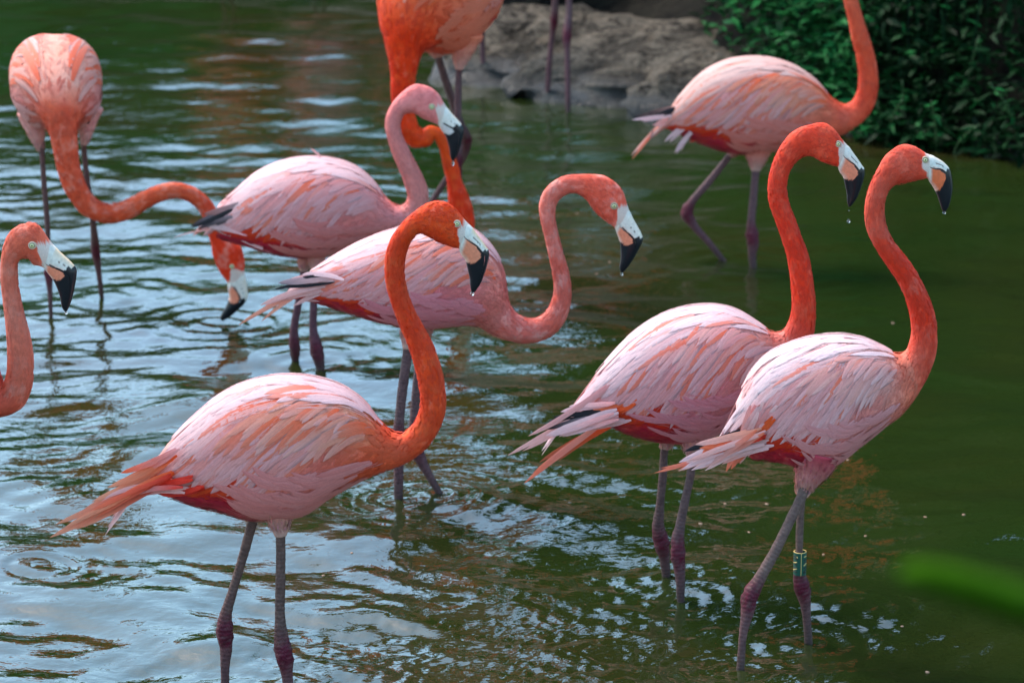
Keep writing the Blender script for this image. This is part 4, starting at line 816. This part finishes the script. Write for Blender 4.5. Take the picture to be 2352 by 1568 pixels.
# F: facing the camera, neck drooping to the right and bill in the water
GF = 7.98
def ring(px, py, hh, hw, dy, tilt=0.):    # a section seen face-on: its plane looks at the camera, tilted nose-down by tilt
    m_ = mpp(GF); c = at(px, py, GF + dy)
    return dict(c=c, a=np.array([0, -math.sin(tilt), math.cos(tilt)]) * hh * m_, b=np.array([-1, 0, 0]) * hw * m_)
def cord(rows, Y, r0a, r0b):              # a round neck along picture points; the frame turns from ra to rb
    out = []
    n = len(rows)
    for i, (px, py, rad, dy, u) in enumerate(rows):
        p = at(px, py, Y + dy); q = at(*(rows[min(n - 1, i + 1)][:2]), Y + rows[min(n - 1, i + 1)][3]) - at(*(rows[max(0, i - 1)][:2]), Y + rows[max(0, i - 1)][3]); q /= np.linalg.norm(q)
        a = np.array(r0a) * (1 - u) + np.array(r0b) * u; a = a - q * np.dot(a, q); a /= np.linalg.norm(a); b = -np.cross(a, q); out.append(dict(c=p, a=a * rad * mpp(Y), b=b * rad * mpp(Y)))
    return out
secF = [ring(128, 140, 8, 8, .34), ring(128, 142, 42, 45, .28), ring(127, 152, 66, 78, .18), ring(127, 168, 88, 100, .06), ring(128, 186, 104, 104, -.04), ring(130, 208, 100, 98, -.11, .2), ring(135, 232, 80, 78, -.16, .5), ring(140, 258, 56, 52, -.19, .9)]
# the head end follows the picture: dorsal side up, then to the right
secF += cord([(144, 288, 35, -.20, 0), (149, 330, 29, -.20, 0), (158, 385, 26, -.19, 0), (176, 435, 25, -.18, .1), (205, 474, 24, -.17, .3), (244, 490, 23, -.16, .5), (288, 483, 22, -.15, .7), (333, 459, 20, -.14, .9), (372, 442, 19, -.13, 1), (402, 437, 18.5, -.12, 1), (438, 446, 18, -.11, 1), (466, 468, 18, -.10, 1), (487, 503, 19, -.10, 1)], GF, (0, -1, .15), (.45, 0, .9))
HEAD_F = dict(head=[(517, 541, 480, 545, 20), (541, 556, 485, 565, 22), (554, 570, 489, 585, 23), (560, 590, 496, 606, 22), (562, 606, 508, 629, 20), (561, 620, 522, 648, 17)],
    bill=[(563, 634, 523, 660, 16), (566, 648, 525, 672, 15), (568, 664, 526, 682, 14), (569, 677, 524, 690, 13.5), (566, 689, 521, 698, 13), (558, 701, 517, 706, 12), (546, 712, 512, 714, 10), (535, 722, 508, 722, 8), (524, 730, 505.5, 729, 5.5), (513, 736.5, 507, 735, 2)], g=HEAD_D['g'])
def depth_rows(rows): return rows
legsF = [([(94, 325, 9), (96, 347, 7), (101, 422, 6.5), (108, 506, 6.5), (111, 590, 7.5), (112, 628, 11), (114, 660, 7), (117, 731, 5)], 5, 1), ([(193, 310, 9), (192, 328, 7), (201, 422, 7), (213, 506, 7), (217, 545, 9), (219, 572, 11), (226, 620, 7), (234, 685, 5.5)], 5, 1)]
flamingo('flamingo at upper left facing us with its bill dipped in the water', GF, secF, 7, (HEAD_F['head'], HEAD_F['bill'], HEAD_F['g'], 119), (534.4, 609), PF, (), legsF, [([(72, 255, 34), (82, 300, 22), (90, 330, 12), (95, 347, 7)], 1), ([(205, 245, 32), (199, 290, 20), (195, 318, 12), (192, 333, 7)], 1)], 105, detail=.7, dyhead=-.10)
# G: deep orange, cut by the top edge
GG = 8.35
def ringg(px, py, hh, hw, dy, tilt=0., yaw=.5):
    m_ = mpp(GG); c = at(px, py, GG + dy); b = np.array([-math.cos(yaw), math.sin(yaw), 0])
    return dict(c=c, a=np.array([-math.sin(tilt) * math.sin(yaw), -math.sin(tilt) * math.cos(yaw), math.cos(tilt)]) * hh * m_, b=b * hw * m_)
secG = [ringg(1128, -75, 12, 12, .28), ringg(1114, -66, 60, 46, .23), ringg(1085, -52, 120, 84, .14), ringg(1040, -50, 158, 110, .04), ringg(1000, -38, 168, 118, -.04, .1), ringg(965, -12, 145, 96, -.11, .3), ringg(943, 30, 108, 76, -.16, .6), ringg(932, 80, 72, 56, -.19, .95)]
secG += cord([(928, 130, 37, -.20, 0), (926, 175, 29, -.20, 0), (924, 220, 26, -.20, 0), (928, 262, 24, -.19, .1), (938, 298, 24, -.19, .3), (958, 318, 24, -.18, .6), (978, 317, 20, -.18, .9), (994, 304, 15.5, -.18, 1), (1010, 310, 16, -.18, 1), (1022, 334, 15.5, -.18, 1), (1030, 362, 16, -.18, 1), (1037, 390, 17.5, -.18, 1)], GG, (0, -1, .15), (.5, 0, .85))
HEAD_G = dict(head=[(1060, 415, 1026, 420, 18), (1071, 438, 1028, 446, 21), (1082, 465, 1029, 474, 23), (1089, 494, 1034, 505, 22), (1090, 515, 1044, 528, 20), (1088, 530, 1052, 545, 17)],
    bill=[(1090, 544, 1054, 556, 15), (1091, 556, 1055, 567, 14), (1092, 568, 1055, 576, 13), (1091, 580, 1054, 585, 12.5), (1087, 592, 1051, 593, 12), (1079, 602, 1048, 601, 11), (1070, 611, 1044, 609, 9), (1060, 620, 1041, 617, 7), (1050, 627, 1040, 624, 5), (1043, 632, 1038, 630, 2)], g=HEAD_D['g'])
legsG = [([(1000, 110, 12), (1006, 132, 9), (1021, 180, 9.5), (1038, 230, 10), (1056, 285, 11), (1070, 322, 13), (1061, 365, 9), (1030, 405, 7.5), (1001, 449, 7), (940, 545, 6.5)], 5, 1), ([(1058, 120, 12), (1054, 157, 8), (1052, 213, 8.5), (1051, 300, 9), (1050, 380, 12), (1050, 450, 8), (1050, 560, 7), (1050, 640, 7)], 4, 1)]
flamingo('deep orange flamingo cut by the top edge with its neck folded down to the water', GG, secG, 7, (HEAD_G['head'], HEAD_G['bill'], HEAD_G['g'], 107), None, PG, (), legsG, [([(1000, 70, 40), (1002, 108, 24), (1005, 132, 11)], 1), ([(1068, 75, 44), (1060, 120, 26), (1054, 160, 9)], 1)], 117, detail=.7, dyhead=-.18)
# birds whose bodies are above the picture: only legs (or their reflection) show
def far_bird(label, Y, ox, oy, k, pl, legs, seed, flip=False):
    def mp(q): return (ox + (q[0] - 600) * k * (-1 if flip else 1), oy + (q[1] - 1190) * k, ox + (q[2] - 600) * k * (-1 if flip else 1), oy + (q[3] - 1190) * k, q[4] * k)
    h, b, g, hs = fit_head(HEAD_A, (1049.5, 509), (1086.5, 673))
    flamingo(label, Y, [mp(q) for q in secA], 9, ([mp(q) for q in h], [mp(q) for q in b], g, hs * k), None, pl, (), legs, (), seed, detail=.35, single=False)
legsJ = [([(1300, -60, 9), (1306, -10, 7.5), (1306, 40, 8), (1303, 66, 10), (1301, 84, 10.5), (1302, 112, 7), (1303, 164, 6.5), (1304, 259, 6)], 4, 1), ([(1268, -75, 9), (1274, -20, 7.5), (1274, 22, 8.5), (1272, 50, 9.5), (1269, 74, 7), (1261, 148, 6.5), (1256, 232, 6)], 3, -1)]
far_bird('flamingo at the rock slab of which only two dark-jointed legs show', 11.15, 1285, -150, .47, PH, legsJ, 131)
legsK = [([(1100, -20, 8), (1103, 20, 7), (1106, 60, 7.5), (1107, 90, 6.5), (1111, 188, 6)], 2, 1), ([(1030, 0, 8), (1031, 40, 7), (1032, 90, 7.5), (1033, 120, 6), (1033, 165, 5.5)], 2, -1)]
far_bird('flamingo behind the deep orange one of which two thin pink legs show', 11.7, 1070, -130, .44, PD, legsK, 143)
PL = dict(PG, top=(.84, .12, .03), shoulder=(.82, .09, .02), wing=(.84, .13, .04), white=(.84, .22, .09), flank=(.82, .12, .04), belly=(.80, .10, .03))
lg = lambda x, w_: [([(x, -240, 6), (x, -200, 5), (x, -160, 5), (x + 1, -150, 6), (x + 1, -120, 4), (x + 1, w_ - 6, 4)], 3, 1), ([(x - 20, -240, 6), (x - 20, -200, 5), (x - 20, -160, 5), (x - 19, -150, 6), (x - 19, -120, 4), (x - 19, w_, 4)], 3, -1)]
far_bird('flamingo beyond the top edge, seen as an orange reflection in the water', 14.4, 530, -225, .42, PL, lg(530, -62), 155)
far_bird('flamingo farther beyond the top edge, a faint brown reflection right of the orange one', 15.2, 740, -255, .38, PD, lg(740, -86), 167)

# ------------------------------------------------------------------ leg band on the rightmost bird
def leg_band():
    c0 = at(1837, 1266, GC + .038); c1 = at(1836, 1317, GC + .038); ax = c1 - c0; Lh = np.linalg.norm(ax); ax /= Lh; rad = 15.5 * mpp(GC)
    u = np.array([1, 0, 0]) - ax * ax[0]; u /= np.linalg.norm(u); v = np.cross(ax, u)
    if v[1] > 0: v = -v                                                     # v looks at the camera
    pnt = lambda a, h, r_: c0 + ax * h * Lh + (u * math.cos(a) + v * math.sin(a)) * r_
    n = 72; V = []; a0 = R(83); gap = R(5)
    gold = mat_plain('band_gold', (.62, .42, .14), .45); green = mat_plain('band_green', (.003, .060, .036), .45); dark = mat_plain('band_slot', (.02, .012, .008), .6)
    for i in range(n + 1):
        a = a0 + gap / 2 + (2 * math.pi - gap) * i / n
        for h, q in ((0, 1), (1, 1), (1, .87), (0, .87)): V.append(pnt(a, h, rad * q))
    F = [(i * 4 + k, i * 4 + (k + 1) % 4, (i + 1) * 4 + (k + 1) % 4, (i + 1) * 4 + k) for i in range(n) for k in range(4)] + [(0, 1, 2, 3), tuple(n * 4 + k for k in (3, 2, 1, 0))]
    band = link_mesh('leg_band', V, F, green, rootC, smooth=False)
    for h, name in ((0, 'rim'), ):
        P = [pnt(a0 + gap / 2 + (2 * math.pi - gap) * i / n, h - .005, rad * .94) for i in range(n + 1)]; v_, f_ = tube_geo(P, [rad * .075] * (n + 1), 6); link_mesh('rim', v_, f_, gold, band)
    P = [pnt(a0 + gap * .2, q, rad * 1.0) for q in np.linspace(.0, 1, 8)]; v_, f_ = tube_geo(P, [rad * .05] * 8, 6); link_mesh('seam_edge', v_, f_, gold, band)
    # cut-out characters, read from the side: strokes in (angle degrees, height) pairs
    st = [[(172, .16), (125, .15)], [(125, .15), (116, .21)], [(116, .21), (125, .27)], [(125, .27), (172, .25)],
          [(172, .47), (122, .40)], [(172, .41), (122, .54)], [(172, .64), (120, .66)], [(172, .79), (120, .69)], [(172, .82), (120, .86)],
          [(28, .15), (58, .17)], [(28, .30), (60, .31)], [(24, .44), (60, .41)], [(60, .56), (24, .47)], [(24, .65), (62, .68)], [(24, .74), (62, .84)], [(30, .86), (62, .88)]]
    for k, ((aa, ha), (ab, hb)) in enumerate(st):
        P = [pnt(R(aa + (ab - aa) * q), ha + (hb - ha) * q, rad * 1.0) for q in np.linspace(0, 1, 6)]; v_, f_ = tube_geo(P, [rad * .085] * 6, 5)
        link_mesh('cut_character', v_, f_, gold if k in (1, 4, 7, 9, 12) else dark, band)
leg_band()

# ------------------------------------------------------------------ drops, floating crumbs, near leaf
def drop(label, px, py, Y, r_, stretch=1.25):
    V = []; n = 14
    for i in range(11):
        th = math.pi * i / 10; zz = math.cos(th); rr = math.sin(th) * (1 - .28 * max(0, zz))
        for j in range(n): V.append((rr * r_ * math.cos(6.2832 * j / n), rr * r_ * math.sin(6.2832 * j / n), zz * r_ * stretch))
    F = [(i * n + j, (i + 1) * n + j, (i + 1) * n + (j + 1) % n, i * n + (j + 1) % n) for i in range(10) for j in range(n)]
    o = link_mesh('water_drop', V, F, M_DROP); o.location = tuple(at(px, py, Y)); tag(o, label, 'water drop', 'drops falling or hanging from bills'); return o
drop('falling water drop in the air below the red-necked bill tip', 1948, 508, GB, .0034, 1.05)
drop('tiny drop just below the red-necked bill tip', 1949, 484, GB, .0012)
drop('water drop hanging from the bill tip of the rightmost flamingo', 2168, 488, GC, .0030)
drop('water drop hanging from the bill tip of the foremost flamingo', 1084, 673.5, GA, .0036)
drop('water drop hanging from the bill tip of the mottled salmon flamingo', 1427, 629, GD, .0034)
drop('water drop hanging from the bill tip of the pink-necked flamingo', 1040, 376, GE, .0036, 1.7)
drop('water drop hanging from the bill of the flamingo at the left edge', 151.5, 718, GI, .0026)
M_PEL = mat_plain('soaked_pellet', (.26, .14, .09), .5)
PEL = ['left of the rightmost flamingo thigh, under the orange tail', 'alone in green water right of the banded leg', 'above the near green leaf, left one of two', 'above the near green leaf, right one of two', 'right beside the rightmost flamingo thigh', 'under the tip of the near green leaf', 'at the bottom right, lowest of all', 'just left of the slanting front leg', 'just right of the green leg band', 'just right of the two legs left of the slanting leg', 'under the white tail tips of the rightmost flamingo', 'right of the foremost flamingo legs, the farther of two', 'right of the foremost flamingo legs, the nearer of two', 'inside the hooped salmon neck', 'left of the mottled salmon bill, the upper of two', 'between the two red necks at right', 'left of the mottled salmon bill, the lower of two']
def pellet(px, py, r_, seed):
    V = []; n = 14; rr = random.Random(seed)
    for i in range(8):
        th = math.pi * i / 7
        for j in range(n):
            ph = 6.2832 * j / n; k = 1 + .14 * math.sin(2 * ph + seed) + .08 * math.sin(5 * ph + seed)
            V.append((math.sin(th) * math.cos(ph) * r_ * k, math.sin(th) * math.sin(ph) * r_ * k * .8, math.cos(th) * r_ * .35))
    F = [(i * n + j, (i + 1) * n + j, (i + 1) * n + (j + 1) % n, i * n + (j + 1) % n) for i in range(7) for j in range(n)]
    o = link_mesh('food_pellet', V, F, M_PEL); g = ground(px, py); h = float(wave_height(np.array([g[0]]), np.array([g[1]]))[0]); o.location = (g[0], g[1], h + r_ * .12); o.rotation_euler = (0, 0, rr.random() * 6)
    tag(o, 'beige pellet floating ' + PEL.pop(0), 'food pellet', 'food pellets floating on the water')
for i, (x, y) in enumerate([(745, 515), (1325, 687), (1675, 608), (1900, 602), (1220, 257), (1540, 1237), (1690, 1465), (640, 680), (1078, 798), (355, 640), (500, 512)]): pellet(1469.4 + .3908 * x, 955 + .3908 * y, .0038 if i % 3 else .0046, i)
for i, (x, y) in enumerate([(1175, 455), (1000, 562)]): pellet(367.4 + .3748 * x, 1102 + .3748 * y, .0036, 30 + i)
for i, (x, y) in enumerate([(1326, 492), (1400, 600), (2050, 742), (1370, 630)]): pellet(x, y, .0045, 50 + i)

def near_plant():
    Y = 1.15; root = thing('reed_plant', 'blurred bright green reed leaf close to the camera at lower right', 'plant', (0, 0, 0))
    m = mat_leaf('reed_leaf', (.028, .090, .0006), (.034, .10, .0008), .85)
    def blade(pts, wd, name, tilt):
        P = np.array([at(x, y, Y + dy) for x, y, dy in pts]); n = len(P); s = np.linspace(0, 1, n); P = cr(P, s, np.linspace(0, 1, 24)); V = []
        for i in range(24):
            q = i / 23; wv = wd * mpp(Y) * math.sin(math.pi * min(.75, .08 + q * .7)) ** .8
            V += [P[i] + np.array([0, .25 * wv, .95 * wv]), P[i] + np.array([0, -.004, 0]), P[i] + np.array([0, tilt * wv, -1.0 * wv]), P[i] + np.array([0, .0015, 0])]
        F = [(i * 4 + a, i * 4 + b, i * 4 + 4 + b, i * 4 + 4 + a) for i in range(23) for a, b in ((0, 1), (1, 2), (2, 3), (3, 0))] + [(0, 1, 2, 3), (95, 94, 93, 92)]
        link_mesh(name, V, F, m, root)
    blade([(2062, 1316, 0), (2140, 1332, .0), (2290, 1376, .01), (2420, 1424, .03), (2560, 1500, .06)], 54, 'leaf', .8)
    b = at(2560, 1470, Y + .06)
    P = [b + (np.array([b[0] + .02, 1.0, .30]) - b) * q for q in np.linspace(0, 1, 8)]; v, f = tube_geo(P, np.linspace(.003, .006, 8), 8); link_mesh('stem', v, f, m, root)
near_plant()
sc.cycles.transparent_max_bounces = 12; sc.cycles.max_bounces = 8
